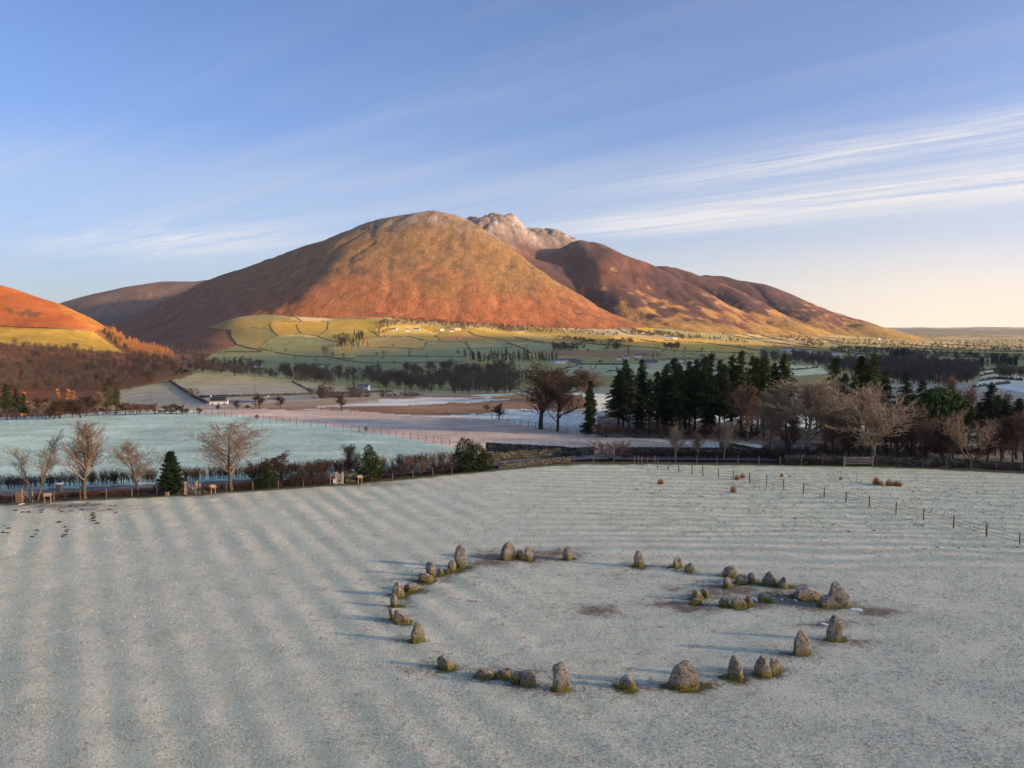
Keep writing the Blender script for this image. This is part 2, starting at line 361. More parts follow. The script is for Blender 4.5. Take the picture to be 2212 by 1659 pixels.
# field pattern of the wider valley: nearest of many seeded points, each field its own sward
r0 = np.random.default_rng(11)
SPAL = np.array([C['past'], C['past'] * 1.15, C['pastf'], C['pale'], C['cream'], C['fgrey'], C['tan'] * .8, C['pastf'] * .85])
JIT = r0.random((128, 128, 2)); SCOL = SPAL[r0.integers(0, len(SPAL), 128 * 128)] * r0.uniform(.85, 1.15, (128 * 128, 1))
def cells(x, y, sx_=190.0, sy_=120.0):
    wx = (x + (fbm(x / 180, y / 180, 2) - .5) * 70) / sx_; wy = (y + (fbm(x / 180 + 9, y / 180 + 4, 2) - .5) * 70 + .25 * x) / sy_
    ix = np.floor(wx).astype(int); iy = np.floor(wy).astype(int)
    b1 = np.full(x.shape, 9e9); b2 = b1.copy(); bi = np.zeros(x.shape, int)
    for a in (-1, 0, 1):
        for c in (-1, 0, 1):
            jx = (ix + a) & 127; jy = (iy + c) & 127
            d = np.hypot((ix + a + JIT[jx, jy, 0] - wx) * sx_, (iy + c + JIT[jx, jy, 1] - wy) * sy_)
            n_ = d < b1; b2 = np.where(n_, b1, np.minimum(b2, d)); bi = np.where(n_, jx * 128 + jy, bi); b1 = np.where(n_, d, b1)
    return bi, b2 - b1
colG = np.empty(PX.shape + (3,)); colG[:] = C['fgrey']
msk = (DG > 850)
ci, gap = cells(XG[msk], YG[msk])
gapG = np.full(PX.shape, 99.0); gapG[msk] = gap
colG[msk] = SCOL[ci]
fr = sm(2600, 1500, DG)[..., None] * 0.55           # frost lies on the low ground nearer by
colG = np.where(msk[..., None], colG * (1 - fr) + C['pale'] * fr, colG)
def paint(poly, c, dmin=0, dmax=1e9, a=1.0, jit=0):
    poly = np.array(poly); m = (DG > dmin) & (DG < dmax) & (PX > poly[:, 0].min()) & (PX < poly[:, 0].max()) & (PY > poly[:, 1].min() - 4) & (PY < poly[:, 1].max() + 4)
    if jit:
        k = np.nonzero(m); jx = PX[k] + (fbm(XG[k] / 9, YG[k] / 9, 3) - .5) * jit; jy = PY[k] + (fbm(XG[k] / 9 + 50, YG[k] / 9, 3) - .5) * jit
        mm = inpoly(jx, jy, poly)
    else:
        k = np.nonzero(m); mm = inpoly(PX[k], PY[k], poly)
    kk = tuple(a_[mm] for a_ in k)
    colG[kk] = colG[kk] * (1 - a) + (C[c] if isinstance(c, str) else np.array(c)) * a
# plateau
colG[DG < 330] = C['frost']
paint([(-300, 960), (0, 905), (330, 891), (425, 891), (560, 903), (700, 917), (850, 940), (975, 966), (1060, 985), (1060, 1100), (-300, 1150)], 'turq', 60, 330)
paint([(425, 891), (400, 880), (420, 868), (700, 884), (860, 893), (1020, 903), (1130, 918), (1290, 942), (1500, 962), (1640, 983), (1750, 1000), (1300, 1002), (1060, 985), (975, 966), (850, 940), (700, 917), (560, 903)], 'pink', 60, 330)
paint(Z8([(0, 900), (100, 880), (300, 870), (700, 850), (1000, 810), (1900, 778), (2212, 760), (2800, 800), (2900, 900), (2600, 950), (2300, 960), (1900, 972), (1480, 972), (1000, 943), (500, 925), (0, 925)]), 'rush', 150, 330, 1, 10)
paint(Z8([(560, 895), (1050, 845), (1400, 825), (2000, 828), (2212, 838), (1900, 868), (1400, 892), (900, 903), (560, 907)]), 'white', 150, 330, .9, 12)
paint(Z8([(1850, 805), (2212, 772), (2500, 775), (2212, 800), (2000, 815)]), 'turq', 150, 330, .9)
paint(Z8([(1880, 975), (2000, 960), (2150, 930), (2400, 920), (2900, 960), (2900, 1080), (2400, 1060)]), 'white', 130, 330, .9, 8)
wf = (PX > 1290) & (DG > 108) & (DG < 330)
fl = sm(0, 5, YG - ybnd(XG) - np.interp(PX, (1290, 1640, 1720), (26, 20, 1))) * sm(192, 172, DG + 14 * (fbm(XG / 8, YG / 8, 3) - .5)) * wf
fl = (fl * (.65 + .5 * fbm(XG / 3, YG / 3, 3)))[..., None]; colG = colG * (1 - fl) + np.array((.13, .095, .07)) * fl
# the verge and the lane between the stone-circle field and the hedge
off = YG - ybnd(XG)
vb = (off > -6) & (off < 9.5) & (DG < 200); colG[vb] = np.array((.13, .10, .06)) * (.6 + .8 * fbm(XG[vb] / 1.7, YG[vb] / 1.7, 3))[:, None]
vb = (off > 7.0) & (off < 10) & (DG < 200); colG[vb] = np.array((.2, .19, .12))
paint([(486, 866), (500, 864), (551, 866), (560, 876), (490, 878)], (.13, .15, .2), 330, 900)
paint([(400, 875), (560, 868), (660, 862), (820, 855), (820, 868), (600, 884), (400, 890)], 'tan', 200, 600, .8, 6)
colG[(PX < 560) & (DG > 1450)] = np.array((.19, .105, .075))
colG[(PX < 330) & (DG > 330) & (DG <= 1450)] = C['brack2'] * .8
# slopes beyond
paint(Z7([(1430, 890), (1600, 850), (1750, 800), (2212, 860), (2600, 900), (3400, 1010), (3000, 1040), (2200, 1025), (1650, 1030)]), 'fgrey', 330, 1300)
paint(Z7([(1000, 970), (1430, 890), (1640, 1040), (1700, 1090), (1000, 1090)]), C['fgrey'] * .95, 330, 1300)
paint(Z7([(0, 540), (640, 600), (1140, 640), (1480, 740), (1650, 790), (1600, 850), (1430, 890), (1000, 970), (0, 1010)]), 'brack2', 500, 1750, .8, 14)
paint(Z7([(-3500, -600), (0, 0), (560, 200), (900, 430), (800, 480), (0, 440), (-3500, 380)]), 'brack', 1700, 4000)
paint(Z7([(450, 215), (640, 270), (900, 440), (800, 470), (640, 380), (500, 280)]), (.36, .19, .05), 1700, 4000, .7, 14)
paint(Z7([(30, 300), (250, 300), (390, 350), (200, 350), (60, 330)]), (.10, .07, .05), 1500, 4000, .75, 16)
paint(Z7([(-2500, 380), (0, 438), (780, 472), (860, 530), (1040, 655), (640, 625), (400, 605), (0, 575), (-2500, 540)]), 'gold', 1300, 2400)
P_ = [([(0, 105), (240, 130), (440, 182), (180, 187), (170, 240), (0, 235)], 'past'), ([(180, 190), (430, 185), (395, 215), (440, 285), (350, 285), (240, 300), (190, 260)], (.34, .26, .09)), ([(435, 185), (665, 180), (655, 250), (590, 305), (440, 285), (400, 220)], (.31, .25, .09)),
    ([(670, 178), (860, 160), (1190, 165), (1100, 240), (1000, 250), (660, 258)], (.26, .23, .085)), ([(660, 262), (1000, 255), (1100, 310), (1060, 320), (720, 360), (595, 308)], (.27, .25, .1)), ([(0, 240), (170, 242), (240, 300), (70, 410), (0, 430)], (.2, .21, .12)),
    ([(80, 410), (240, 302), (590, 312), (720, 365), (700, 480), (500, 480), (250, 450)], (.2, .235, .15)), ([(1060, 315), (1340, 312), (1480, 342), (1460, 415), (1350, 410), (1080, 400), (960, 400)], (.36, .31, .17)),
    ([(900, 405), (1350, 412), (1340, 475), (880, 475)], (.3, .3, .2)), ([(1480, 350), (1820, 350), (1860, 410), (1890, 470), (1345, 475), (1355, 412), (1460, 418)], (.27, .3, .22)), ([(880, 480), (1800, 480), (1800, 522), (1000, 530), (860, 500)], (.25, .31, .24)),
    ([(1830, 352), (2212, 350), (2212, 400), (1850, 410)], (.34, .34, .25)), ([(1850, 412), (2212, 402), (2212, 455), (1900, 470)], (.27, .31, .23)), ([(1160, 285), (1500, 282), (1600, 330), (1590, 348), (1480, 340), (1350, 308), (1100, 305)], (.38, .31, .14)),
    ([(1560, 298), (1840, 268), (1900, 300), (2212, 330), (2212, 350), (1610, 348)], (.42, .28, .15)), ([(1850, 262), (2212, 275), (2212, 350), (1900, 300)], (.36, .3, .12)), ([(0, 430), (250, 455), (700, 490), (900, 525), (500, 560), (100, 540), (0, 530)], (.22, .27, .2)),
    ([(900, 535), (1800, 525), (1780, 560), (1480, 565), (1260, 600), (1150, 650), (800, 600)], (.23, .27, .2)), ([(1780, 560), (2212, 530), (2212, 600), (1850, 640), (1600, 640)], (.28, .18, .12)), ([(400, 560), (700, 540), (800, 600), (700, 640), (450, 600)], (.24, .31, .25)),
    ([(-1, 0), (1300, 150), (660, 150), (420, 118), (250, 118), (0, 90), (0, 0)], 'brack')]
for poly, c in P_: paint(Z8(poly), c, 1300, 3400)
for poly, c in [([(1700, 442), (1930, 327), (2220, 310), (2220, 452), (1960, 468)], (.27, .23, .10)), ([(1955, 478), (2220, 452), (2220, 640), (2000, 588), (1950, 522)], (.25, .225, .11)), ([(1720, 722), (1800, 660), (2220, 652), (2220, 745), (1900, 742)], (.24, .28, .19)), ([(2000, 592), (2220, 640), (2220, 652), (1800, 655)], (.22, .25, .16))]: paint(Z7(poly), c, 1300, 3600)
P_ = [([(1000, 180), (1140, 162), (1300, 205), (1290, 270), (1150, 250), (1060, 212)], (.42, .33, .06)), ([(120, 310), (480, 370), (650, 372), (900, 385), (640, 355), (470, 325), (240, 312)], (.46, .33, .16)), ([(180, 370), (450, 370), (440, 430), (270, 430)], (.28, .33, .26)), ([(0, 365), (60, 365), (240, 440), (260, 460), (0, 440)], (.25, .31, .25)),
    ([(720, 370), (900, 390), (890, 420), (720, 412)], (.28, .34, .25)), ([(250, 430), (440, 430), (900, 425), (1300, 420), (1400, 470), (900, 480), (300, 470)], (.3, .2, .15)), ([(500, 590), (640, 545), (1350, 540), (1500, 640), (900, 640), (500, 640)], (.38, .46, .43)), ([(1100, 580), (1330, 520), (1700, 500), (1900, 540), (1900, 640), (1100, 640)], (.42, .46, .44)),
    ([(950, 300), (1370, 320), (1900, 390), (2212, 430), (2212, 470), (1500, 430), (1000, 370)], (.46, .36, .15)), ([(1360, 320), (1900, 340), (2212, 360), (2212, 420), (1900, 385)], (.44, .33, .13))]
for poly, c in P_: paint(ZR(poly), c, 1000, 4500)
paint(ZS([(1820, 580), (2212, 570), (2700, 560), (2700, 900), (2212, 780), (2000, 740), (1800, 740), (1860, 640)]), 'white', 350, 2600)
paint(ZS([(90, 540), (500, 560), (560, 620), (300, 640), (90, 600)]), 'white', 350, 2600)
paint(ZS([(1360, 590), (1440, 575), (1510, 580), (1400, 596)]), 'white', 350, 3600)
paint(ZS([(1130, 246), (2700, 240), (2700, 300), (1700, 290), (1400, 330)]), (.2, .17, .1), 5000, 16000, .7, 8)
shady = (sm(700, 900, DG) * sm(3000, 2900, DG))[..., None]; colG *= 1 + shady * (np.array((1.24, 1.08, .62)) - 1)  # shaded valley's colour warmed to offset the blue skylight on it
tq = (DG < 330); colG[tq] *= (.66 + .66 * fbm(XG[tq] / 12, YG[tq] / 3.0, 5, .7))[:, None]
lh = (DG > 1500) & (PX < 330); colG[lh] *= (.55 + .9 * fbm(XG[lh] / 60, YG[lh] / 90, 5, .65))[:, None]
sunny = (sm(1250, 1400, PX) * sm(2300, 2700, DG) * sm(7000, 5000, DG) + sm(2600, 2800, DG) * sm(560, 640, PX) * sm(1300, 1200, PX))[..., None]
colG *= 1 + sunny * (np.array((1.32, 1.18, .85)) - 1)  # golden sunlight put into the colour of the lit fields
colG *= (0.86 + 0.28 * fbm(XG / 35, YG / 60, 4))[..., None]

# ------------------------------------------------------------------ land materials
def land_mat(name, s_far=0.02, s_near=1.2, tone=0.35, bumpd=0.3, stretch=(1, 1, 1)):
    m, t, b = mat(name)
    at = nd(t, 'ShaderNodeAttribute', attribute_name='Col')
    g = nd(t, 'ShaderNodeNewGeometry'); p = mapping(t, g.outputs['Position'], scale=stretch)
    n1 = noi(t, p, s_far, 6, 0.62); n2 = noi(t, p, s_near, 5, 0.65)
    v = mth(t, 'ADD', mth(t, 'MULTIPLY', n1, 0.6), mth(t, 'MULTIPLY', n2, 0.6))
    k = ramp(t, v, [(0.35, 1 - tone), (0.85, 1 + tone)])
    t.links.new(mixc(t, 1.0, at.outputs['Color'], k, 'MULTIPLY'), b.inputs[0])
    bump(t, b, n2, 0.5, bumpd)
    return m
M_LAND = land_mat('valley_sward', 0.07, 1.1, 0.5, 0.35)
def fell_mat():
    m, t, b = mat('fell_sward'); at = nd(t, 'ShaderNodeAttribute', attribute_name='Col'); g = nd(t, 'ShaderNodeNewGeometry')
    p = g.outputs['Position']; ps = mapping(t, p, scale=(1, .45, .6))
    n1 = noi(t, ps, .03, 8, .68); n2 = noi(t, ps, .16, 6, .7)
    k = ramp(t, mth(t, 'ADD', mth(t, 'MULTIPLY', n1, .55), mth(t, 'MULTIPLY', n2, .5)), [(.38, .5), (.68, 1.5)])
    c = mixc(t, 1.0, at.outputs['Color'], k, 'MULTIPLY')
    ln = mth(t, 'ABSOLUTE', mth(t, 'SUBTRACT', noi(t, mapping(t, p, scale=(1, .22, .3)), .011, 6, .6, .4), .5))      # thin dark gully lines running downslope
    c = mixc(t, mth(t, 'MULTIPLY', ramp(t, ln, [(.0, .8), (.014, 0.)]), ramp(t, n1, [(.4, .2), (.6, 1.)])), c, (.05, .04, .03))
    rk = noi(t, p, .055, 5, .75)
    c = mixc(t, ramp(t, rk, [(.62, 0.), (.68, .6)]), c, (.075, .062, .05))                                     # crag and heather
    c = mixc(t, ramp(t, noi(t, p, .09, 4, .7), [(.68, 0.), (.74, .5)]), c, (.42, .36, .29))                        # scree
    t.links.new(c, b.inputs[0]); bump(t, b, mth(t, 'ADD', n2, mth(t, 'MULTIPLY', rk, .8)), .8, 6.0)
    return m
M_FELL = fell_mat()

faces = grid_faces(*PX.shape)
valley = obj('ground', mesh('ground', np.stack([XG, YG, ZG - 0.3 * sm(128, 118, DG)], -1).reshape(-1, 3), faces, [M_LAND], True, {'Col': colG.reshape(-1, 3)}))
tag(valley, kind='structure')

# ------------------------------------------------------------------ the fells
mx = np.arange(-2300, 2850, 12.0); my = np.arange(2820, 7000, 15.0)
MX, MY = np.meshgrid(mx, my)
MZ, isd = mount_h(MX, MY)
mb = base_h(MX, MY)
mpx, mpy = proj(MX, MY, MZ)
n1 = fbm(MX / 220, MY / 220, 5, .55); n2 = fbm(MX / 60 + 4, MY / 90, 4, .6); n3 = fbm(MX / 700 + 2, MY / 500, 3)
def L(a): return np.array(a)
br = L((.33, .118, .045)); och = L((.32, .175, .062)); ol = L((.29, .165, .062)); gr = L((.27, .185, .115)); hea = L((.10, .055, .046)); sno = L((.62, .6, .6)); dk = L((.07, .06, .05)); scr = L((.20, .15, .115))
hb = 120 + (n1 - .5) * 260 + (n3 - .5) * 120 + np.clip(-(MX + 250) / 900, -.3, .5) * 110      # top of the bracken
t = (sm(hb + 150, hb - 90, MZ) * .92)[..., None]
cd = och * (n2 * .25 + .72)[..., None] + (ol - och) * sm(.4, .6, n1)[..., None] * .7
cd = cd * (1 - t) + br * t
t = sm(400, 560, MZ + (n2 - .5) * 120)[..., None]; cd = cd * (1 - t * .7) + gr * t * .7
t = (sm(470, 610, MZ + (n2 - .5) * 180) * sm(.42, .62, n2))[..., None]; cd = cd * (1 - t * .2) + sno * t * .2
t = (sm(-900, -1500, MX + (n1 - .5) * 600) * .65)[..., None]; cd = cd * (1 - t) + L((.17, .095, .06)) * t
t = (sm(.64, .74, fbm(MX / 45 + 9, MY / 60 + 3, 3)))[..., None]; cd = cd * (1 - t * .4) + dk * t * .4
ch = hea + (L((.25, .1, .05)) - hea) * sm(.45, .7, n1)[..., None] * .5
t = (sm(.5, .62, n2 + (.12 - (MZ - 60) / 420) * .5))[..., None]; ch = ch * (1 - t) + L((.40, .22, .07)) * t
t = sm(70, 0, MZ + (n1 - .5) * 90)[..., None]; ch = ch * (1 - t) + L((.40, .25, .07)) * t
t = sm(440, 600, MZ + (n1 - .5) * 160)[..., None]; ch = ch * (1 - t) + scr * t
t = (sm(500, 680, MZ + (n2 - .5) * 240) * sm(.44, .64, n2))[..., None]; ch = ch * (1 - t * .34) + sno * t * .34
mc = np.where(isd[..., None], cd, ch)
inside = (MZ > mb - 6)
f = grid_faces(*MX.shape); k = inside.ravel()[f].any(1)
used = np.unique(f[k]); rm = np.full(MX.size, -1); rm[used] = np.arange(len(used))
fell = obj('mountain', mesh('mountain', np.stack([MX, MY, MZ], -1).reshape(-1, 3)[used], rm[f[k]], [M_FELL], True, {'Col': mc.reshape(-1, 3)[used]}))
tag(fell, kind='structure')
fx, fy = np.meshgrid(np.arange(-4200, -1000, 30.0), np.arange(3300, 7000, 35.0))
fz = farhill(fx, fy) + (fbm(fx / 300, fy / 300, 5) - .5) * 40
fc = L((.20, .13, .09)) * (0.7 + 0.6 * fbm(fx / 200, fy / 300, 4))[..., None]
fb = base_h(fx, fy); k0 = fz > fb - 8
f = grid_faces(*fx.shape); k = k0.ravel()[f].any(1)
used = np.unique(f[k]); rm = np.full(fx.size, -1); rm[used] = np.arange(len(used))
fh = obj('far_hill', mesh('far_hill', np.stack([fx, fy, fz], -1).reshape(-1, 3)[used], rm[f[k]], [M_FELL], True, {'Col': fc.reshape(-1, 3)[used]}))
tag(fh, kind='structure')
# the fells south-east of the valley, out of view to the right: crest shaped to keep the low morning sun off the valley floor
# each row: a place (x, y) and the height wanted for the shadow's edge there, which sets the crest
SHD = [(0, -3000, 40), (0, -1200, 30), (0, 60, 20), (60, 110, 14), (0, 250, -5), (-100, 700, 10), (-700, 1200, -8), (-900, 1720, -45), (-850, 1950, -70), (-400, 2300, -40), (-800, 2750, -110), (-300, 2950, -110), (300, 2850, -100), (600, 3000, -140), (1000, 3200, -140), (1400, 3600, -300)]
sax, say, ste = math.sin(SUN_AZ), math.cos(SUN_AZ), math.tan(SUN_EL)
RH = np.array(sorted((y + say / sax * (3500 - x), z + (3500 - x) / sax * ste) for x, y, z in SHD))
sxg, syg = np.meshgrid(np.arange(2550, 5900, 50.0), np.arange(-4000, 3650, 50.0))
hr = np.interp(syg, RH[:, 0], RH[:, 1])
szg = -60 + (hr + 60) * np.clip(1 - np.abs(sxg - 3500) / np.where(sxg < 3500, 950, 2400), 0, 1) ** 0.9
szg = szg + (fbm(sxg / 250, syg / 250, 4) - .5) * 40 * (np.abs(sxg - 3500) > 60)
sc_ = np.broadcast_to(L((.16, .11, .06)), sxg.shape + (3,)).reshape(-1, 3)
rh = obj('side_hill', mesh('side_hill', np.stack([sxg, syg, szg], -1).reshape(-1, 3), grid_faces(*sxg.shape), [M_FELL], True, {'Col': sc_}))
tag(rh, kind='structure')
# ------------------------------------------------------------------ the field with the stone circle
S1 = lambda L: [(783.06 + K * a, 1134.1 + K * b) for a, b in L]
S2 = lambda L: [(1323.1 + K * a, 1134.1 + K * b) for a, b in L]

STONES = [  # sheet, outline, depth ratio, label
 (S1, [(800,170),(835,168),(860,190),(880,250),(882,320),(850,345),(800,358),(775,300),(760,250),(775,205)], .55, 'tall round-shouldered slab at the upper left of the circle, highest there'),
 (S1, [(745,300),(772,292),(790,335),(788,370),(755,388),(720,380),(715,350),(730,312)], .7, 'small wedge of stone leaning against the left foot of the tall slab'),
 (S1, [(540,310),(600,312),(612,370),(620,415),(590,430),(540,410),(528,360),(532,330)], .7, 'flat-topped block standing behind a low mossy boulder on the left arc'),
 (S1, [(640,365),(665,358),(680,385),(685,405),(640,420),(630,400)], .8, 'small pointed stone beside the flat-topped block on the left arc'),
 (S1, [(690,378),(715,368),(740,380),(735,395),(700,400)], .8, 'tiny flat stone lying between the wedge and the small pointed stone'),
 (S1, [(475,420),(500,403),(545,410),(600,435),(608,465),(560,480),(500,470),(472,445)], .8, 'low mossy boulder lying in front of the flat-topped block'),
 (S1, [(298,462),(320,490),(345,545),(360,585),(320,600),(285,600),(250,570),(240,530),(270,495)], .8, 'sharp pyramid-shaped stone at the left of the circle'),
 (S1, [(345,520),(370,495),(420,490),(470,498),(492,530),(470,548),(400,555),(350,545)], .8, 'long low boulder lying to the right of the pyramid-shaped stone'),
 (S1, [(262,577),(285,600),(295,640),(292,670),(265,685),(235,675),(226,630),(235,600)], .8, 'small upright ochre stone just below the pyramid-shaped stone'),
 (S1, [(222,702),(245,700),(262,725),(262,785),(240,790),(225,760),(216,720)], .9, 'thin finger of stone leaning left at the far left of the circle'),
 (S1, [(265,725),(300,712),(335,730),(385,785),(412,828),(350,828),(290,820),(262,780)], .7, 'slanting stone with a long right slope next to the thin finger'),
 (S1, [(435,820),(460,812),(500,840),(522,890),(528,970),(480,988),(415,980),(408,920),(420,860)], .7, 'bulky rounded standing stone alone at the lower left of the circle'),
 (S1, [(620,1130),(650,1098),(690,1095),(735,1125),(782,1180),(780,1205),(735,1218),(660,1195),(625,1165)], .7, 'overhanging boulder tilted to the left at the front left'),
 (S1, [(950,1255),(990,1215),(1060,1208),(1105,1250),(1108,1275),(1060,1300),(990,1303),(950,1285)], .8, 'leftmost low boulder of the front group of four'),
 (S1, [(1120,1260),(1150,1230),(1235,1198),(1262,1215),(1262,1260),(1210,1295),(1150,1300),(1120,1280)], .8, 'second low boulder of the front group of four, sloping up to the right'),
 (S1, [(1270,1240),(1320,1217),(1342,1225),(1340,1290),(1300,1335),(1250,1320),(1235,1285)], .8, 'third boulder of the front group of four, propped against the tallest'),
 (S1, [(1340,1230),(1375,1235),(1415,1215),(1460,1270),(1470,1345),(1400,1358),(1330,1345),(1328,1300)], .7, 'tallest stone of the front group of four, with a notched top'),
 (S1, [(1605,1190),(1650,1165),(1690,1148),(1720,1200),(1740,1290),(1758,1390),(1700,1408),(1600,1395),(1603,1300)], .65, 'tall tapering pillar with pale lichen at the front of the circle'),
 (S1, [(1190,165),(1245,138),(1275,170),(1288,225),(1293,280),(1230,290),(1165,282),(1160,235),(1172,190)], .7, 'big upright stone at the back of the circle with two blocks beside it'),
 (S1, [(1295,212),(1355,202),(1368,215),(1365,265),(1330,275),(1295,268)], .8, 'squat square block touching the big upright stone at the back'),
 (S1, [(1368,200),(1405,188),(1430,210),(1443,260),(1420,290),(1390,295),(1365,265)], .7, 'angular block at the right end of the back trio'),
 (S1, [(1690,200),(1725,178),(1760,185),(1765,230),(1770,285),(1720,292),(1685,280),(1688,235)], .7, 'small lone stone with a notched top at the back, right of the trio'),
 (S2, [(200,215),(222,210),(250,245),(265,300),(273,350),(220,352),(180,345),(182,270)], .7, 'narrow lone standing stone at the back, right of the notched one'),
 (S2, [(530,265),(560,260),(583,285),(585,350),(560,365),(500,355),(505,310)], .7, 'upright stone with frosted face paired with a smaller humped one'),
 (S2, [(620,340),(660,316),(690,345),(697,395),(650,400),(605,385)], .8, 'small humped stone at the right of the frosted upright'),
 (S2, [(940,370),(1000,332),(1025,340),(1045,395),(1050,435),(1010,445),(930,435),(928,405)], .8, 'broad stone with a white frosted left face above the small oval setting'),
 (S2, [(1030,460),(1080,418),(1120,410),(1140,440),(1135,475),(1085,490),(1030,505),(1018,480)], .8, 'boulder tilted up to the right between the egg-shaped and the stooping stone'),
 (S2, [(1145,405),(1170,396),(1195,415),(1215,480),(1190,490),(1150,485),(1138,440)], .8, 'stooping stone with a sloping right side beside the tilted boulder'),
 (S2, [(945,450),(970,434),(1005,465),(1017,510),(970,530),(930,525),(932,485)], .8, 'egg-shaped mossy stone in front of the broad frosted one'),
 (S2, [(1300,410),(1325,394),(1380,430),(1395,460),(1375,515),(1310,522),(1262,510),(1258,470)], .75, 'jagged stone with a broken dark right face, left of a pointed one'),
 (S2, [(1395,475),(1440,430),(1470,450),(1480,520),(1475,538),(1420,540),(1380,525)], .75, 'pointed stone at the right of the jagged stone with a broken face'),
 (S2, [(668,550),(705,537),(740,575),(778,620),(740,628),(690,620),(668,590)], .7, 'slanted stone at the inner end of the small oval setting, left of a cone'),
 (S2, [(740,545),(768,532),(805,560),(825,595),(790,608),(755,590)], .8, 'small cone-shaped stone behind the slanted one inside the circle'),
 (S2, [(640,645),(680,622),(740,620),(763,640),(745,658),(680,668),(640,662)], .8, 'flat oval boulder lying at the inner tip of the small oval setting'),
 (S2, [(905,625),(945,592),(975,605),(983,660),(970,685),(920,680),(895,660)], .8, 'small stone with a white frosted top, left of the round grey boulder'),
 (S2, [(985,660),(1020,610),(1070,597),(1115,635),(1130,680),(1110,702),(1030,700),(985,685)], .8, 'round grey boulder in the front row of the small oval setting'),
 (S2, [(1120,600),(1145,586),(1172,600),(1185,660),(1160,685),(1130,690),(1115,640)], .8, 'slim upright stone touching the round grey boulder'),
 (S2, [(1235,605),(1265,580),(1320,570),(1335,595),(1330,625),(1270,650),(1225,645)], .8, 'blocky stone beside a small ice puddle in the small oval setting'),
 (S2, [(1300,557),(1330,558),(1370,578),(1405,590),(1370,602),(1330,598)], .9, 'thin sliver of stone lying flat behind the blocky one'),
 (S2, [(1525,595),(1560,545),(1640,530),(1720,550),(1770,575),(1755,600),(1700,645),(1600,635),(1540,615)], .75, 'large flat tilted slab lying left of the biggest stone'),
 (S2, [(1850,485),(1900,478),(1945,530),(2005,575),(2008,700),(1950,715),(1800,712),(1750,690),(1745,640),(1785,605),(1825,590),(1835,520)], .6, 'biggest stone of the circle, stepped shoulders, at its right end'),
 (S2, [(1840,785),(1860,760),(1900,765),(1935,800),(1942,860),(1925,950),(1910,990),(1850,995),(1800,985),(1805,900),(1825,830)], .6, 'tall split-faced stone just below the biggest stone'),
 (S2, [(1560,885),(1600,872),(1635,930),(1670,1000),(1680,1085),(1640,1110),(1570,1105),(1520,1080),(1518,1020),(1545,930)], .65, 'tall blunt cone of stone left of the split-faced stone'),
 (S2, [(1320,1140),(1350,1118),(1385,1130),(1415,1180),(1425,1240),(1380,1258),(1340,1250),(1315,1180)], .8, 'smaller round-headed stone of the front right pair'),
 (S2, [(1220,1140),(1258,1100),(1290,1115),(1340,1210),(1340,1265),(1280,1280),(1215,1270),(1195,1190)], .75, 'larger egg-shaped stone of the front right pair'),
 (S2, [(990,1120),(1018,1095),(1050,1110),(1095,1190),(1112,1290),(1040,1305),(960,1295),(970,1230)], .65, 'pointed standing stone between the great block and the front right pair'),
 (S2, [(490,1240),(530,1185),(600,1150),(665,1152),(710,1180),(722,1240),(740,1345),(690,1365),(560,1378),(465,1385),(470,1310)], .55, 'great rounded block at the front of the circle, widest stone there'),
 (S2, [(60,1300),(115,1255),(160,1275),(200,1350),(215,1380),(120,1390),(40,1380),(42,1340)], .7, 'low triangular stone left of the great rounded block'),
]
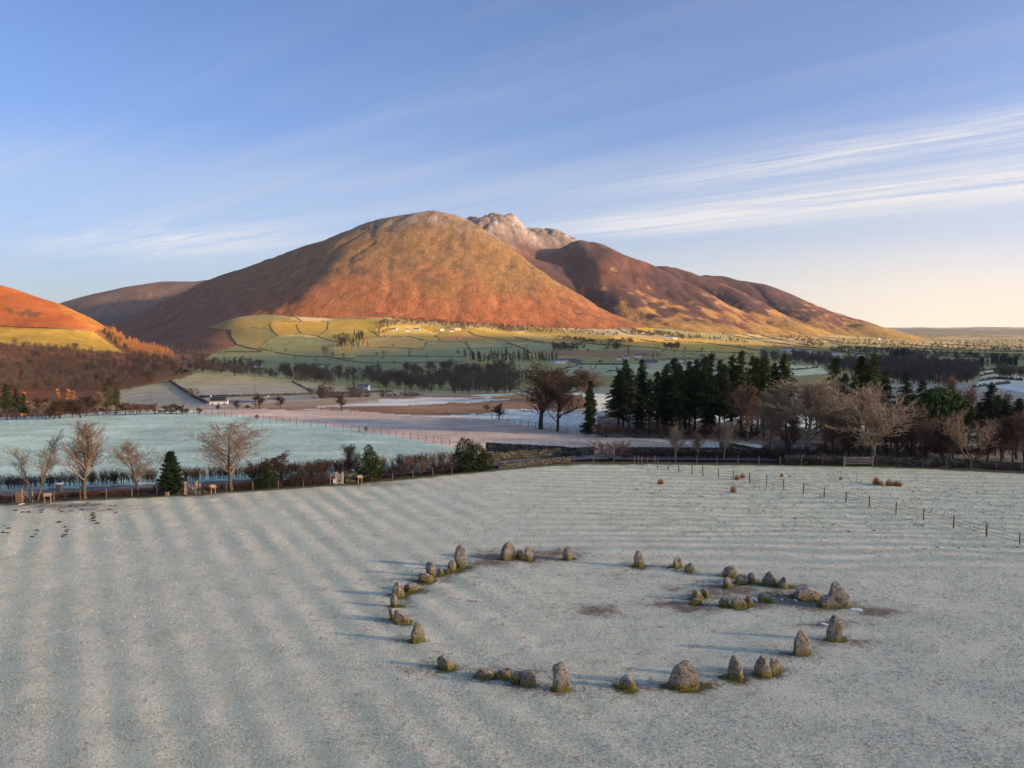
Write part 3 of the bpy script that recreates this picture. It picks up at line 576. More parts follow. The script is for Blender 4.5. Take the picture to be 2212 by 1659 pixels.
def stone_mesh(outline, dr, seed):
    o = np.array(outline); y0, y1 = o[:, 1].min(), o[:, 1].max()
    xm = o[o[:, 1] > y1 - .25 * (y1 - y0), 0].mean()
    D0 = gp(xm, y1)[1]; wpx = o[:, 0].max() - o[:, 0].min()
    dm = dr * wpx / FQ * D0 / 2
    Dc = D0 + dm * .85
    r = np.random.default_rng(seed)
    NR, NA = 28, 40
    rows = y0 + (y1 - y0) * (1 - np.cos(np.linspace(0, 1, NR) * np.pi / 2 * 1.0)) ** .8
    rows[0] += .02 * (y1 - y0); ring = []
    wmax = 0; prof = []
    for yy in rows:
        xs = []
        for i in range(len(o)):
            (xa, ya), (xb, yb) = o[i], o[(i + 1) % len(o)]
            if (ya > yy) != (yb > yy): xs.append(xa + (xb - xa) * (yy - ya) / (yb - ya))
        if len(xs) < 2: xs = [prof[-1][0], prof[-1][1]] if prof else [o[o[:, 1].argmin(), 0] - .5, o[o[:, 1].argmin(), 0] + .5]
        prof.append((min(xs), max(xs), yy))
    # the lowest rows keep the footprint instead of closing to a point
    for i in range(len(prof)):
        if prof[i][2] > y1 - .14 * (y1 - y0):
            a, b, _ = prof[i - 1]; l, rr, yy = prof[i]
            prof[i] = (min(l, a + .35), max(rr, b - .35), yy)
    wmax = max(b - a for a, b, _ in prof)
    ex = r.uniform(2.2, 3.2); ph = r.uniform(0, 6.28, 4)
    ang = np.linspace(0, 2 * np.pi, NA, endpoint=False)
    V = []
    prof.append((prof[-1][0], prof[-1][1], y1 + .3 * wpx * .3 + 4))
    for a, b, yy in prof:
        pl = pt(a, yy, Dc); pr = pt(b, yy, Dc)
        cx, hw = (pl[0] + pr[0]) / 2, max((pr[0] - pl[0]) / 2, .01); z = pl[2]
        hd = dm * (max((b - a) / wmax, .03)) ** .65
        c, s = np.cos(ang), np.sin(ang)
        rad = (np.abs(c) ** ex + np.abs(s) ** ex) ** (-1 / ex)
        V.append(np.stack([cx + hw * c * rad, Dc + hd * s * rad * (1 + .12 * np.sin(2 * ang + ph[0])), np.full(NA, z)], -1))
    V = np.array(V); n0 = len(V)
    # a few flat break faces
    cen = V[: -1].reshape(-1, 3).mean(0); ext = np.array([wmax / FQ * Dc / 2, dm, (V[0, 0, 2] - V[-2, 0, 2]) / 2])
    P = (V.reshape(-1, 3) - cen) / ext
    for _ in range(14):
        nrm = r.normal(size=3); nrm[1] -= .2; nrm[2] = abs(nrm[2]) * .6; nrm /= np.linalg.norm(nrm)
        d = P @ nrm; lim = r.uniform(.62, .88) * max(np.quantile(d, .985), .3)
        ov = np.maximum(d - lim, 0); P -= (ov * .95)[:, None] * nrm * np.array((.18, 1, .12))
    P = P * ext + cen
    sc = .32 + .25 * wmax / FQ * Dc
    out = []
    for p in P:
        q = Vector(p); n = (q - Vector(cen)).normalized()
        h = mnoise.fractal(q / sc + Vector((seed, 0, 0)), .9, 2.1, 5) * .075 * min(sc * 1.6, 1.2) + mnoise.noise(q / (sc * .3)) * .02
        out.append(q + n * h)
    P = np.array(out)
    top = P[:NA].mean(0)
    verts = np.concatenate([P, [top]])
    i = np.arange(n0 - 1)[:, None] * NA + np.arange(NA)[None]; j = np.arange(n0 - 1)[:, None] * NA + (np.arange(NA) + 1)[None] % NA
    quads = np.stack([i, i + NA, j + NA, j], -1).reshape(-1, 4)
    k = np.arange(NA); tri = np.stack([np.full(NA, len(P)), k, (k + 1) % NA], -1)
    base = np.array((cen[0], Dc, 0.0)); verts = verts - base
    return verts, [quads, tri], base, wmax / FQ * Dc / 2, dm
def stone_mat():
    m, t, b = mat('weathered_slate_stone')
    g = nd(t, 'ShaderNodeNewGeometry'); tcn = nd(t, 'ShaderNodeTexCoord'); oi = nd(t, 'ShaderNodeObjectInfo')
    p = g.outputs['Position']
    n1 = noi(t, p, 1.1, 6, .6); n2 = noi(t, p, 5.5, 6, .65); n3 = noi(t, p, 16, 5, .6)
    c = mixc(t, ramp(t, n1, [(.35, 0.), (.65, 1.)]), (.24, .22, .18), (.43, .37, .28))
    c = mixc(t, ramp(t, n2, [(.42, 0.), (.62, .8)]), c, (.105, .095, .08))
    c = mixc(t, mth(t, 'MULTIPLY', oi.outputs['Random'], .4), c, (.22, .16, .105))
    c = mixc(t, ramp(t, n3, [(.58, 0.), (.66, .9)]), c, (.52, .51, .45))          # pale lichen
    c = mixc(t, ramp(t, n2, [(.62, 0.), (.70, .75)]), c, (.42, .42, .38))
    s = nd(t, 'ShaderNodeSeparateXYZ'); t.links.new(tcn.outputs['Object'], s.inputs[0])
    hz = mth(t, 'ADD', s.outputs[2], mth(t, 'MULTIPLY', mth(t, 'SUBTRACT', n2, .5), .9))
    c = mixc(t, ramp(t, hz, [(.10, .95), (.48, 0.)]), c, mixc(t, ramp(t, n3, [(.4, 0.), (.6, 1.)]), (.25, .175, .03), (.085, .10, .02)))   # moss creeping up the foot
    s2 = nd(t, 'ShaderNodeSeparateXYZ'); t.links.new(g.outputs['Normal'], s2.inputs[0])
    fr = mth(t, 'MULTIPLY', ramp(t, s2.outputs[2], [(.62, 0.), (.95, .8)]), ramp(t, n2, [(.35, .2), (.6, 1.)]))
    c = mixc(t, fr, c, (.50, .47, .43))                                          # rime on the tops
    t.links.new(c, b.inputs[0])
    ck = mth(t, 'ABSOLUTE', mth(t, 'SUBTRACT', noi(t, p, 1.7, 4, .5, 1.2), .5))
    cf = ramp(t, ck, [(.0, .85), (.022, 0.)]); c = mixc(t, cf, c, (.05, .042, .035)); t.links.new(c, b.inputs[0])
    bump(t, b, mth(t, 'SUBTRACT', mth(t, 'ADD', n2, mth(t, 'MULTIPLY', n3, .6)), mth(t, 'MULTIPLY', cf, .6)), 1.0, .09)
    return m
M_STONE = stone_mat()
ST_FOOT = []
for i, (Zf, ol, dr, lab) in enumerate(STONES):
    v, f, base, hw, hd = stone_mesh(Zf(ol), dr, 40 + i)
    ST_FOOT.append((base[0], base[1], hw, hd))
    tag(obj('standing_stone', mesh('standing_stone', v, f, [M_STONE], False), None, base), lab, 'stone', 'stones of the circle')
ST_FOOT = np.array(ST_FOOT)

# field sheet, its rows following the far boundary
gx = np.concatenate([np.arange(-320, -115, 12.0), np.arange(-115, 115, .42), np.arange(115, 330, 12.0)])
gs = np.concatenate([np.linspace(-.9, 0, 9)[:-1], np.linspace(0, 1, 330)])
GX, GS = np.meshgrid(gx, gs)
GY = 18 + (ybnd(GX) - 18) * GS
stA = GX * .878 + GY * .479 + (fbm(GX / 40, GY / 40, 2) - .5) * 1.3 + (fbm(GX / 3.0, GY / 3.0 + 40, 2) - .5) * .45
wA = sm(9, -9, GX + (GY - 60) * .12) * sm(16, 30, GY) * (1.9 * fbm(GX / 9 + 3, GY / 9, 4, .6) ** 1.5)
strip = np.sin(2 * np.pi * stA / 2.62) * .75 + .45 * (fbm(stA / 1.1, (GX * -.479 + GY * .878) / 14, 3) - .5) * 2
stB = GY + .06 * GX + (fbm(GX / 20, GY / 9 + 5, 3) - .5) * 4.0
wB = sm(-6, 16, GX) * sm(58, 78, GY) * .75
stripB = np.sin(2 * np.pi * stB / 2.3) * (.4 + 1.2 * fbm(GX / 9 + 70, GY / 2.5, 3))
GZ = .015 * strip * wA + .016 * stripB * wB + (fbm(GX / 30, GY / 30 + 2, 3) - .5) * .5 * sm(0, .1, GS) * sm(1.0, .9, GS)
tus = fbm(GX / .9, GY / .9, 3) - .5
GZ = GZ + tus * (.05 + .10 * sm(-5, 12, GX) * sm(70, 88, GY))
# foot of every stone: unfrosted green ring, then trodden dark earth
dist = np.full(GX.shape, 99.0)
near = (GY > 30) & (GY < 90) & (np.abs(GX) < 40)
gxn, gyn = GX[near], GY[near]; dn = np.full(gxn.shape, 99.0)
for x, y, a, b_ in ST_FOOT:
    q = np.hypot((gxn - x) / (a + .05), (gyn - y) / (b_ + .05)); dn = np.minimum(dn, (q - 1) * min(a, b_) * 1.4)
dist[near] = dn
nz = fbm(GX / 1.3, GY / 1.3 + 7, 3) - .5
green = sm(.42, .06, dist + nz * 1.1) * .85
earth = sm(1.5, .1, dist + nz * 1.6) * .62
MUD_SHADE = [(1130, 1200, 110, 14, .95), (1060, 1213, 60, 10, .8), (1200, 1193, 60, 8, .8), (1290, 1313, 52, 14, .95), (1300, 1325, 40, 8, .6), (1460, 1300, 60, 10, .9), (1500, 1310, 60, 12, .95), (1580, 1275, 120, 22, .8), (1650, 1300, 90, 16, .95), (1720, 1300, 60, 14, 1), (1760, 1312, 60, 12, .9), (1890, 1325, 45, 12, .95), (1940, 1330, 40, 9, .6),
    (1800, 1352, 60, 9, .9), (1085, 1455, 110, 16, .75), (940, 1445, 60, 9, .8), (905, 1450, 40, 6, .6), (1180, 1480, 60, 9, .7), (850, 1332, 50, 10, .6), (1690, 1270, 80, 10, .7), (1640, 1262, 60, 10, .7), (930, 1250, 90, 9, .6), (880, 1275, 50, 8, .5), (1850, 1392, 60, 10, .6), (1630, 1455, 80, 12, .5), (1480, 1490, 70, 10, .5), (1400, 1300, 60, 8, .35),  # bare earth, plus dabs beside two stones that paint their soft shade
    (120, 1093, 110, 6, .8), (60, 1090, 80, 5, .7), (420, 1069, 60, 5, .8), (760, 1045, 60, 6, .7), (820, 1046, 60, 5, .5), (200, 1100, 110, 7, .45), (1340, 1236, 90, 10, .25), (1400, 1420, 150, 20, .15)]
mud_shade = earth.copy()
pxn, pyn = proj(GX, np.maximum(GY, 5), np.zeros_like(GX))
for px, py, rx, ry, s in MUD_SHADE:
    mud_shade = np.maximum(mud_shade, 1.15 * s * np.exp(-(((pxn - px) / rx * .95) ** 2 + ((pyn - py) / ry * .95) ** 2)))
mud_shade = np.clip(mud_shade * (.75 + .8 * (fbm(GX / 2.2 + 9, GY / 2.2, 3) - .1)), 0, 1)
# paler worn ring inside the circle, rougher tussocky grass beyond it
rough = sm(-4, 16, GX) * sm(66, 84, GY)
green = np.maximum(green, .75 * sm(.028, .006, (1 - GS) + nz * .012) * sm(0, .5, GS))
msk1 = np.stack([mud_shade, green, .5 + .5 * (strip * wA * .82 + stripB * wB * 1.2)], -1)
def field_mat():
    m, t, b = mat('frosted_grass')
    at = nd(t, 'ShaderNodeAttribute', attribute_name='Mask'); at2 = nd(t, 'ShaderNodeAttribute', attribute_name='Rough')
    sp = nd(t, 'ShaderNodeSeparateColor'); t.links.new(at.outputs['Color'], sp.inputs[0])
    sr = nd(t, 'ShaderNodeSeparateColor'); t.links.new(at2.outputs['Color'], sr.inputs[0])
    g = nd(t, 'ShaderNodeNewGeometry'); p = g.outputs['Position']
    a1 = noi(t, p, .13, 5, .6); a2 = noi(t, p, .9, 6, .65); a3 = noi(t, p, 5.0, 6, .68); a4 = noi(t, p, 19, 3, .6)
    v = mth(t, 'ADD', mth(t, 'MULTIPLY', a1, .25), mth(t, 'MULTIPLY', sp.outputs[2], .68))
    v = mth(t, 'ADD', v, mth(t, 'MULTIPLY', mth(t, 'SUBTRACT', a2, .5), .55))
    c = mixc(t, ramp(t, v, [(.29, 0.), (.64, 1.)]), (.48, .57, .47), (.90, .85, .63))  # stripes: frost difference plus light and shade of the ridges painted in
    c = mixc(t, mth(t, 'MULTIPLY', sr.outputs[0], .5), c, (.68, .74, .50))
    c = mixc(t, ramp(t, noi(t, p, .35, 5, .65), [(.34, .45), (.56, 0.)]), c, (.38, .46, .35))
    k = mth(t, 'ADD', mth(t, 'MULTIPLY', a3, .6), mth(t, 'MULTIPLY', a4, .5))
    c = mixc(t, ramp(t, k, [(.36, .85), (.56, 0.)]), c, (.30, .33, .23))          # gaps between the blades
    c = mixc(t, ramp(t, k, [(.56, 0.), (.75, .6)]), c, (.90, .88, .78))           # rimed tips
    c = mixc(t, ramp(t, mth(t, 'ADD', a2, mth(t, 'MULTIPLY', a3, .35)), [(.40, .75), (.58, 0.)]), c, (.30, .355, .255))
    mk_ = ramp(t, mth(t, 'ADD', sp.outputs[0], mth(t, 'ADD', mth(t, 'MULTIPLY', mth(t, 'SUBTRACT', k, .55), 5.5), mth(t, 'MULTIPLY', mth(t, 'SUBTRACT', a2, .5), 2.6))), [(.30, 0.), (.85, .9)])
    c = mixc(t, mk_, c, mixc(t, ramp(t, a3, [(.4, 0.), (.6, 1.)]), (.085, .055, .042), (.20, .135, .10)))
    gk = ramp(t, mth(t, 'ADD', sp.outputs[1], mth(t, 'MULTIPLY', mth(t, 'SUBTRACT', k, .55), 1.2)), [(.3, 0.), (.7, .95)])
    c = mixc(t, gk, c, mixc(t, ramp(t, a3, [(.4, 0.), (.62, 1.)]), (.05, .07, .02), (.14, .15, .045)))
    t.links.new(c, b.inputs[0])
    bump(t, b, mth(t, 'ADD', mth(t, 'MULTIPLY', a3, 1.0), mth(t, 'MULTIPLY', a4, .4)), 1.0, .16)
    return m
field = obj('field', mesh('field', np.stack([GX, GY, GZ], -1).reshape(-1, 3), grid_faces(*GX.shape), [field_mat()], True, {'Mask': msk1.reshape(-1, 3), 'Rough': np.repeat(rough.reshape(-1, 1), 3, 1)}))
tag(field, kind='structure')

# loose rimed tufts standing up from the sward
q = np.random.default_rng(91); NT = 100000
tpx = q.uniform(-60, 2270, NT); tpy = 1010 + 690 * q.uniform(0, 1, NT) ** .8
xc_ = (tpx - CXQ) / FQ; yc_ = -(tpy - CYQ) / FQ; tt_ = -H / (-ST + yc_ * CT); dd = np.stack([xc_ * tt_, (CT + yc_ * ST) * tt_], -1)
ix = np.clip(np.searchsorted(gx, dd[:, 0]), 1, len(gx) - 1); ix = np.where(np.abs(gx[ix] - dd[:, 0]) < np.abs(gx[ix - 1] - dd[:, 0]), ix, ix - 1)
sg = (dd[:, 1] - 18) / (ybnd(dd[:, 0]) - 18); iy = np.clip(np.round(np.interp(sg, gs, np.arange(len(gs)))).astype(int), 0, len(gs) - 1)
keep = (sg < .985) & (mud_shade[iy, ix] < .35) & (dist[iy, ix] > .05) & (fbm(dd[:, 0] / 2.5, dd[:, 1] / 2.5, 3) > q.uniform(.25, .6, NT))
dd = dd[keep]; zz = GZ[iy[keep], ix[keep]]; NT = len(dd); sz = (.022 + .00072 * dd[:, 1]) * q.uniform(.6, 1.5, NT) * (1 + .5 * rough[iy[keep], ix[keep]])
V = []
for k in range(3):
    a = q.uniform(0, 6.28, NT); w = sz * .35; l = sz * q.uniform(.3, 1.1, NT)
    b0 = np.stack([dd[:, 0] + q.normal(size=NT) * sz * .5, dd[:, 1] + q.normal(size=NT) * sz * .5, zz - .01], -1)
    V.append(np.stack([b0 + np.stack([-np.sin(a) * w, np.cos(a) * w, 0 * a], -1), b0 - np.stack([-np.sin(a) * w, np.cos(a) * w, 0 * a], -1), b0 + np.stack([np.cos(a) * l, np.sin(a) * l, sz * q.uniform(.5, 1.2, NT)], -1)], 1))
V = np.concatenate(V).reshape(-1, 3)
gm, t, b = mat('rimed_blades'); g = nd(t, 'ShaderNodeNewGeometry')
t.links.new(ramp(t, g.outputs['Random Per Island'], [(0., (.28, .32, .21)), (.35, (.42, .47, .37)), (.7, (.54, .55, .45)), (1., (.66, .65, .56))]), b.inputs[0])
tag(obj('grass', mesh('grass', V, np.arange(len(V)).reshape(-1, 3), [gm], False)), 'rimed tufts of grass standing up from the field', 'grass', kind='stuff')
# ------------------------------------------------------------------ plant builders (all in a unit-height box, scaled on placing)
def _perp(d, r):
    a = r.normal(size=3); a -= d * (a @ d); n = np.linalg.norm(a); return a / n if n > 1e-6 else np.array((1., 0, 0))
def branch_tree(seed, trunk_h=.3, r0=.022, fork=(28, 55), kids=(11, 7, 5, 4), lens=(.55, .5, .5, .5), trop=.25, wob=.12, lean=0.0, stems=1, spread=0.25, rmin=.0013, first=.25, segs=(7, 5, 4, 3, 2), whole=.95, droop=0.0):
    """-> list of (p0, p1, ra, rb, level)"""
    r = np.random.default_rng(seed); S = []
    def grow(p, d, L, ra, lev):
        n = segs[min(lev, len(segs) - 1)]; pts = [p]; dirs = [d]; st = L / n
        for i in range(n):
            up = np.array((0, 0, 1.0)) * (trop if lev else .05) * (1 - droop * (lev >= 2))
            d = d + r.normal(size=3) * wob * ((1 + .4 * lev) if lev else .4) + up * .35
            d /= np.linalg.norm(d); p = p + d * st; pts.append(p); dirs.append(d)
        rb = ra * (.30 if lev else .22)
        for i in range(n):
            f0, f1 = i / n, (i + 1) / n
            S.append((pts[i], pts[i + 1], max(ra + (rb - ra) * f0, rmin), max(ra + (rb - ra) * f1, rmin * .8), lev))
        if lev >= len(kids): return
        k = kids[lev]
        for j in range(k):
            t = (first if lev == 0 else .18) + (1 - (first if lev == 0 else .18)) * (j + r.random()) / k
            t = min(t, .985); x = t * n; i = int(x); q = pts[i] + (pts[i + 1] - pts[i]) * (x - i); dd = dirs[i + 1]
            a = math.radians(r.uniform(*fork)) * (1 - .35 * t * (lev == 0))
            nd_ = dd * math.cos(a) + _perp(dd, r) * math.sin(a)
            if nd_[2] < -.25: nd_[2] *= .3
            nd_ /= np.linalg.norm(nd_)
            LL = L * lens[lev] * r.uniform(.7, 1.15) * (1.0 if lev else (1.15 - .65 * t))
            grow(q, nd_, LL, max((ra + (rb - ra) * t) * r.uniform(.5, .72), rmin), lev + 1)
    for s in range(stems):
        a = 2 * math.pi * (s + r.random()) / stems; sp = spread if stems > 1 else lean
        d = np.array((math.cos(a) * sp, math.sin(a) * sp * (1 if stems > 1 else 0), 1.0)); d /= np.linalg.norm(d)
        o = np.array((math.cos(a), math.sin(a), 0)) * (.012 if stems > 1 else 0)
        grow(o, d, whole * r.uniform(.8, 1.0) if stems > 1 else whole, r0 * (.75 if stems > 1 else 1), 0)
    P0 = np.array([s[0] for s in S]); P1 = np.array([s[1] for s in S]); ra = np.array([s[2] for s in S]); rb = np.array([s[3] for s in S]); lv = np.array([s[4] for s in S])
    top = max(P0[:, 2].max(), P1[:, 2].max()); k = 1.0 / top
    return P0 * k, P1 * k, ra * k, rb * k, lv
def prisms(P0, P1, ra, rb, n):
    d = P1 - P0; L_ = np.linalg.norm(d, axis=1, keepdims=True); d = d / np.maximum(L_, 1e-9)
    ref = np.where(np.abs(d[:, 2:3]) > .9, np.array([[1., 0, 0]]), np.array([[0, 0, 1.]]))
    u = np.cross(d, ref); u /= np.linalg.norm(u, axis=1, keepdims=True); v = np.cross(d, u)
    a = np.arange(n) * 2 * np.pi / n
    ring = u[:, None] * np.cos(a)[None, :, None] + v[:, None] * np.sin(a)[None, :, None]
    A = P0[:, None] + ring * ra[:, None, None]; B = P1[:, None] + ring * rb[:, None, None]
    V = np.concatenate([A, B], 1).reshape(-1, 3)
    b = np.arange(len(P0))[:, None] * (2 * n); k = np.arange(n)[None]
    F = np.stack([b + k, b + (k + 1) % n, b + n + (k + 1) % n, b + n + k], -1).reshape(-1, 4)
    return V, F
def join(parts):
    V = []; F = {}; o = 0
    for v, f in parts:
        for g in (f if isinstance(f, list) else [f]):
            if len(g): F.setdefault(g.shape[1], []).append(np.asarray(g) + o)
        V.append(v); o += len(v)
    return np.concatenate(V), [np.concatenate(x) for x in F.values()]
def bare_meshes(name, T, split=1, bark=None, twig=None, sides=(7, 5, 3, 3, 3)):
    P0, P1, ra, rb, lv = T
    w = lv < split; pa = []
    for l in range(split):
        m = lv == l
        if m.any(): pa.append(prisms(P0[m], P1[m], ra[m], rb[m], sides[l]))
    tr = mesh(name + '_trunk', *join(pa), [bark]); pb = []
    for l in range(split, 6):
        m = lv == l
        if m.any(): pb.append(prisms(P0[m], P1[m], ra[m], rb[m], sides[min(l, 4)]))
    cr = mesh(name + '_branches', *join(pb), [twig])
    wd = np.quantile(np.abs(P1[:, 0]), .95) * 2
    return ('trunk', tr), ('branches', cr), wd
def leaf_tris(C_, size, r, flat=0.0, n=1):
    """n small triangles of about 'size' round each centre"""
    C_ = np.repeat(C_, n, 0); N = len(C_)
    s = np.broadcast_to(np.repeat(np.broadcast_to(size, (N // n,)), n), (N,))[:, None]
    a = r.normal(size=(N, 3)); a[:, 2] *= 1 - flat; b = r.normal(size=(N, 3)); b[:, 2] *= 1 - flat
    a /= np.linalg.norm(a, axis=1, keepdims=True); b /= np.linalg.norm(b, axis=1, keepdims=True)
    o = C_ + r.normal(size=(N, 3)) * s * .45 * (n > 1)
    V = np.stack([o - a * s * .5, o + a * s * .5, o + b * s * .85], 1).reshape(-1, 3)
    return V, np.arange(N * 3).reshape(-1, 3)
def conifer_meshes(name, seed, bark, leaf, h=18.0, z0=.22, w=.2, nb=95, clumps=12, size=.55, dens=4, droop=.35, gap=.25, dead=10, whorls=26):
    r = np.random.default_rng(seed); s = size / h
    segz = np.linspace(0, 1, 12); wx = np.cumsum(r.normal(size=12) * .004); wy = np.cumsum(r.normal(size=12) * .004)
    P = np.stack([wx, wy, segz], -1); rad = .0135 * (1 - segz) ** .8 + .0012
    parts = [prisms(P[:-1], P[1:], rad[:-1], rad[1:], 6)]
    cen = []; bs0 = []; bs1 = []
    for i in range(nb):
        t = z0 + (1 - z0) * ((i + r.random()) / nb) ** 1.0
        if r.random() < gap * (1 - t): continue
        q = (1 - (t - z0) / (1 - z0)); t = z0 + (1 - z0) * (round((t - z0) / (1 - z0) * whorls) + r.normal() * .12) / whorls; t = min(max(t, z0), .97); L_ = w * (.07 + .93 * q ** .85) * r.uniform(.5, 1.2) * (1 if t > z0 + .12 else .8)
        a = r.uniform(0, 2 * math.pi); el = .35 - .75 * droop * (1 - (t - z0)) + r.normal() * .1
        o = np.array((np.interp(t, segz, wx), np.interp(t, segz, wy), t)); d = np.array((math.cos(a), math.sin(a), math.tan(el) * .6))
        n = max(3, int(clumps * L_ / w) + 2); f = np.linspace(.12, 1, n)
        pth = o + d * (L_ * f)[:, None]; pth[:, 2] -= droop * L_ * f ** 2 * .55; pth[:, 2] += .05 * L_ * np.maximum(0, f - .75) * 4
        bs0.append(o); bs1.append(pth[-1])
        side = np.array((-math.sin(a), math.cos(a), 0)); wdt = .17 * L_ * (1 - .85 * f)
        for k in (-1, 0, 1): cen.append(pth + side * (wdt * k)[:, None] - np.array((0, 0, 1)) * (abs(k) * .25 * wdt)[:, None])
    cen = np.concatenate(cen) + r.normal(size=(sum(len(c) for c in cen), 3)) * s * .3
    cen = cen[cen[:, 2] > .02]
    bs0 = np.array(bs0); bs1 = np.array(bs1)
    parts.append(prisms(bs0, bs1, np.full(len(bs0), .0022), np.full(len(bs0), .0006), 3))
    if dead:                                    # snapped dry boughs below the crown
        t = r.uniform(.05, z0 + .1, dead * 3); a = r.uniform(0, 6.28, len(t)); o = np.stack([np.interp(t, segz, wx), np.interp(t, segz, wy), t], -1)
        e = o + np.stack([np.cos(a), np.sin(a), r.uniform(-.5, .1, len(t))], -1) * (w * r.uniform(.15, .55, len(t)))[:, None]
        parts.append(prisms(o, e, np.full(len(t), .0017), np.full(len(t), .0006), 3))
    tr = mesh(name + '_trunk', *join(parts), [bark])
    top = np.stack([np.full(14, wx[-1]), np.full(14, wy[-1]), np.linspace(.955, 1.0, 14)], -1)
    v1, f1 = leaf_tris(cen, s, r, .35, dens); v2, f2 = leaf_tris(top, s * .7, r, 0, 2)
    v, f = join([(v1, f1), (v2, f2)])
    v[:, 2] = np.minimum(v[:, 2], 1.0)
    cr = mesh(name + '_crown', v, f, [leaf], False)
    return ('trunk', tr), ('crown', cr), 2 * w * .92
def leafy_meshes(name, seed, bark, leaf, lobes, size=.05, n=2600, dens=2):
    """evergreen bush: leaves on and just inside the skin of overlapping lobes (cx, cy, cz, rx, rz)"""
    r = np.random.default_rng(seed); C_ = []
    A = np.array([l[3] * l[4] for l in lobes]); A = A / A.sum()
    for l, a in zip(lobes, A):
        k = int(n * a); d = r.normal(size=(k, 3)); d /= np.linalg.norm(d, axis=1, keepdims=True)
        q = r.uniform(.55, 1.0, k) ** .5
        wob_ = 1 + .22 * np.array([mnoise.noise(Vector(x * 2.3) + Vector((seed, l[0] * 9, l[2] * 7))) for x in d])
        q = q * wob_
        C_.append(np.array(l[:3]) + d * np.stack([q * l[3], q * l[3], q * l[4]], -1))
    C_ = np.concatenate(C_); C_ = C_[C_[:, 2] > .005]
    tp = C_[:, 2].max(); v, f = leaf_tris(C_ / tp, size, r, 0, dens)
    st = branch_tree(seed, kids=(5, 3), lens=(.5, .5), stems=3, spread=.3, whole=.8, r0=.02)
    P0, P1, ra, rb, lv = st
    V, F = prisms(P0 * .8, P1 * .8, ra, rb, 4)
    return ('stem', mesh(name + '_stem', V, F, [bark])), ('crown', mesh(name + '_crown', v, f, [leaf], False)), np.quantile(np.abs(v[:, 0]), .98) * 2
def leafm(name, a, b, s=.7):
    m, t, bs = mat(name); g = nd(t, 'ShaderNodeNewGeometry'); oi = nd(t, 'ShaderNodeObjectInfo')
    n = noi(t, g.outputs['Position'], s, 3, .6)
    c = mixc(t, ramp(t, n, [(.3, 0.), (.7, 1.)]), a, b)
    c = mixc(t, mth(t, 'MULTIPLY', oi.outputs['Random'], .45), c, tuple(x * 1.5 for x in b))
    t.links.new(c, bs.inputs[0]); bs.inputs['Roughness'].default_value = .75
    return m
M_BARK = simple('grey_brown_bark', (.085, .065, .05), (.16, .125, .09), 2.5, .95, 5, .03)
M_BARKP = simple('pale_ash_bark', (.20, .165, .12), (.33, .28, .2), 2.5, .95, 5, .03)
M_BARKD = simple('dark_bark', (.035, .028, .024), (.075, .055, .042), 2.5, .95, 5, .03)
M_TWIG = simple('pinkish_twigs', (.22, .16, .115), (.32, .235, .17), .4)
M_TWIGP = simple('pale_twigs', (.25, .19, .13), (.36, .28, .2), .4)
M_TWIGD = simple('dark_twigs', (.055, .04, .032), (.10, .07, .052), .4)
M_TWIGR = simple('red_brown_twigs', (.12, .08, .062), (.19, .13, .098), .4)
M_TWIGH = simple('hedge_twigs', (.055, .036, .028), (.12, .075, .055), .5)
M_CON = leafm('dark_conifer_needles', (.014, .024, .012), (.038, .056, .022), .5)
M_CONO = leafm('olive_conifer_needles', (.028, .042, .014), (.070, .085, .024), .5)
M_YEW = leafm('yew_needles', (.010, .020, .010), (.020, .036, .014), 1.4)
M_HOLLY = leafm('holly_leaves', (.016, .028, .010), (.048, .060, .016), 1.2)
M_PINE = leafm('pine_needles', (.018, .04, .014), (.045, .085, .022), .6)
M_LARCH = simple('larch_needles', (.35, .155, .05), (.48, .24, .09), .05)
BR = {}
def up_tree(s): return branch_tree(s, r0=.017, fork=(20, 40), kids=(28, 8, 5, 3), lens=(.40, .5, .5, .5), trop=.40, wob=.07, first=.24, whole=1.0)
def spread_tree(s): return branch_tree(s, r0=.02, fork=(30, 62), kids=(20, 8, 6, 4), lens=(.52, .52, .5, .5), trop=.30, wob=.10, first=.22, whole=.98)
def round_tree(s): return branch_tree(s, r0=.022, fork=(24, 58), kids=(17, 10, 7, 4), lens=(.68, .55, .5, .45), trop=.30, wob=.12, first=.2, whole=.8, rmin=.0021)
def multi_tree(s): return branch_tree(s, r0=.016, fork=(18, 44), kids=(10, 7, 4, 3), lens=(.5, .5, .5, .5), trop=.3, wob=.1, stems=3, spread=.32, first=.35, whole=.9)
def thorn_tree(s): return branch_tree(s, r0=.03, fork=(30, 75), kids=(12, 8, 6, 4), lens=(.72, .55, .5, .45), trop=.14, wob=.2, first=.25, whole=.62, rmin=.004)
def shrub_tree(s): return branch_tree(s, r0=.014, fork=(14, 40), kids=(7, 6, 4), lens=(.5, .5, .5), trop=.12, wob=.14, stems=11, spread=.75, first=.2, whole=.9, rmin=.004)
KIND = dict(up=up_tree, spread=spread_tree, round=round_tree, multi=multi_tree, thorn=thorn_tree, shrub=shrub_tree)
MATS = dict(n=(M_BARK, M_TWIG), p=(M_BARKP, M_TWIGP), d=(M_BARKD, M_TWIGD), r=(M_BARKD, M_TWIGR), h=(M_BARKD, M_TWIGH))
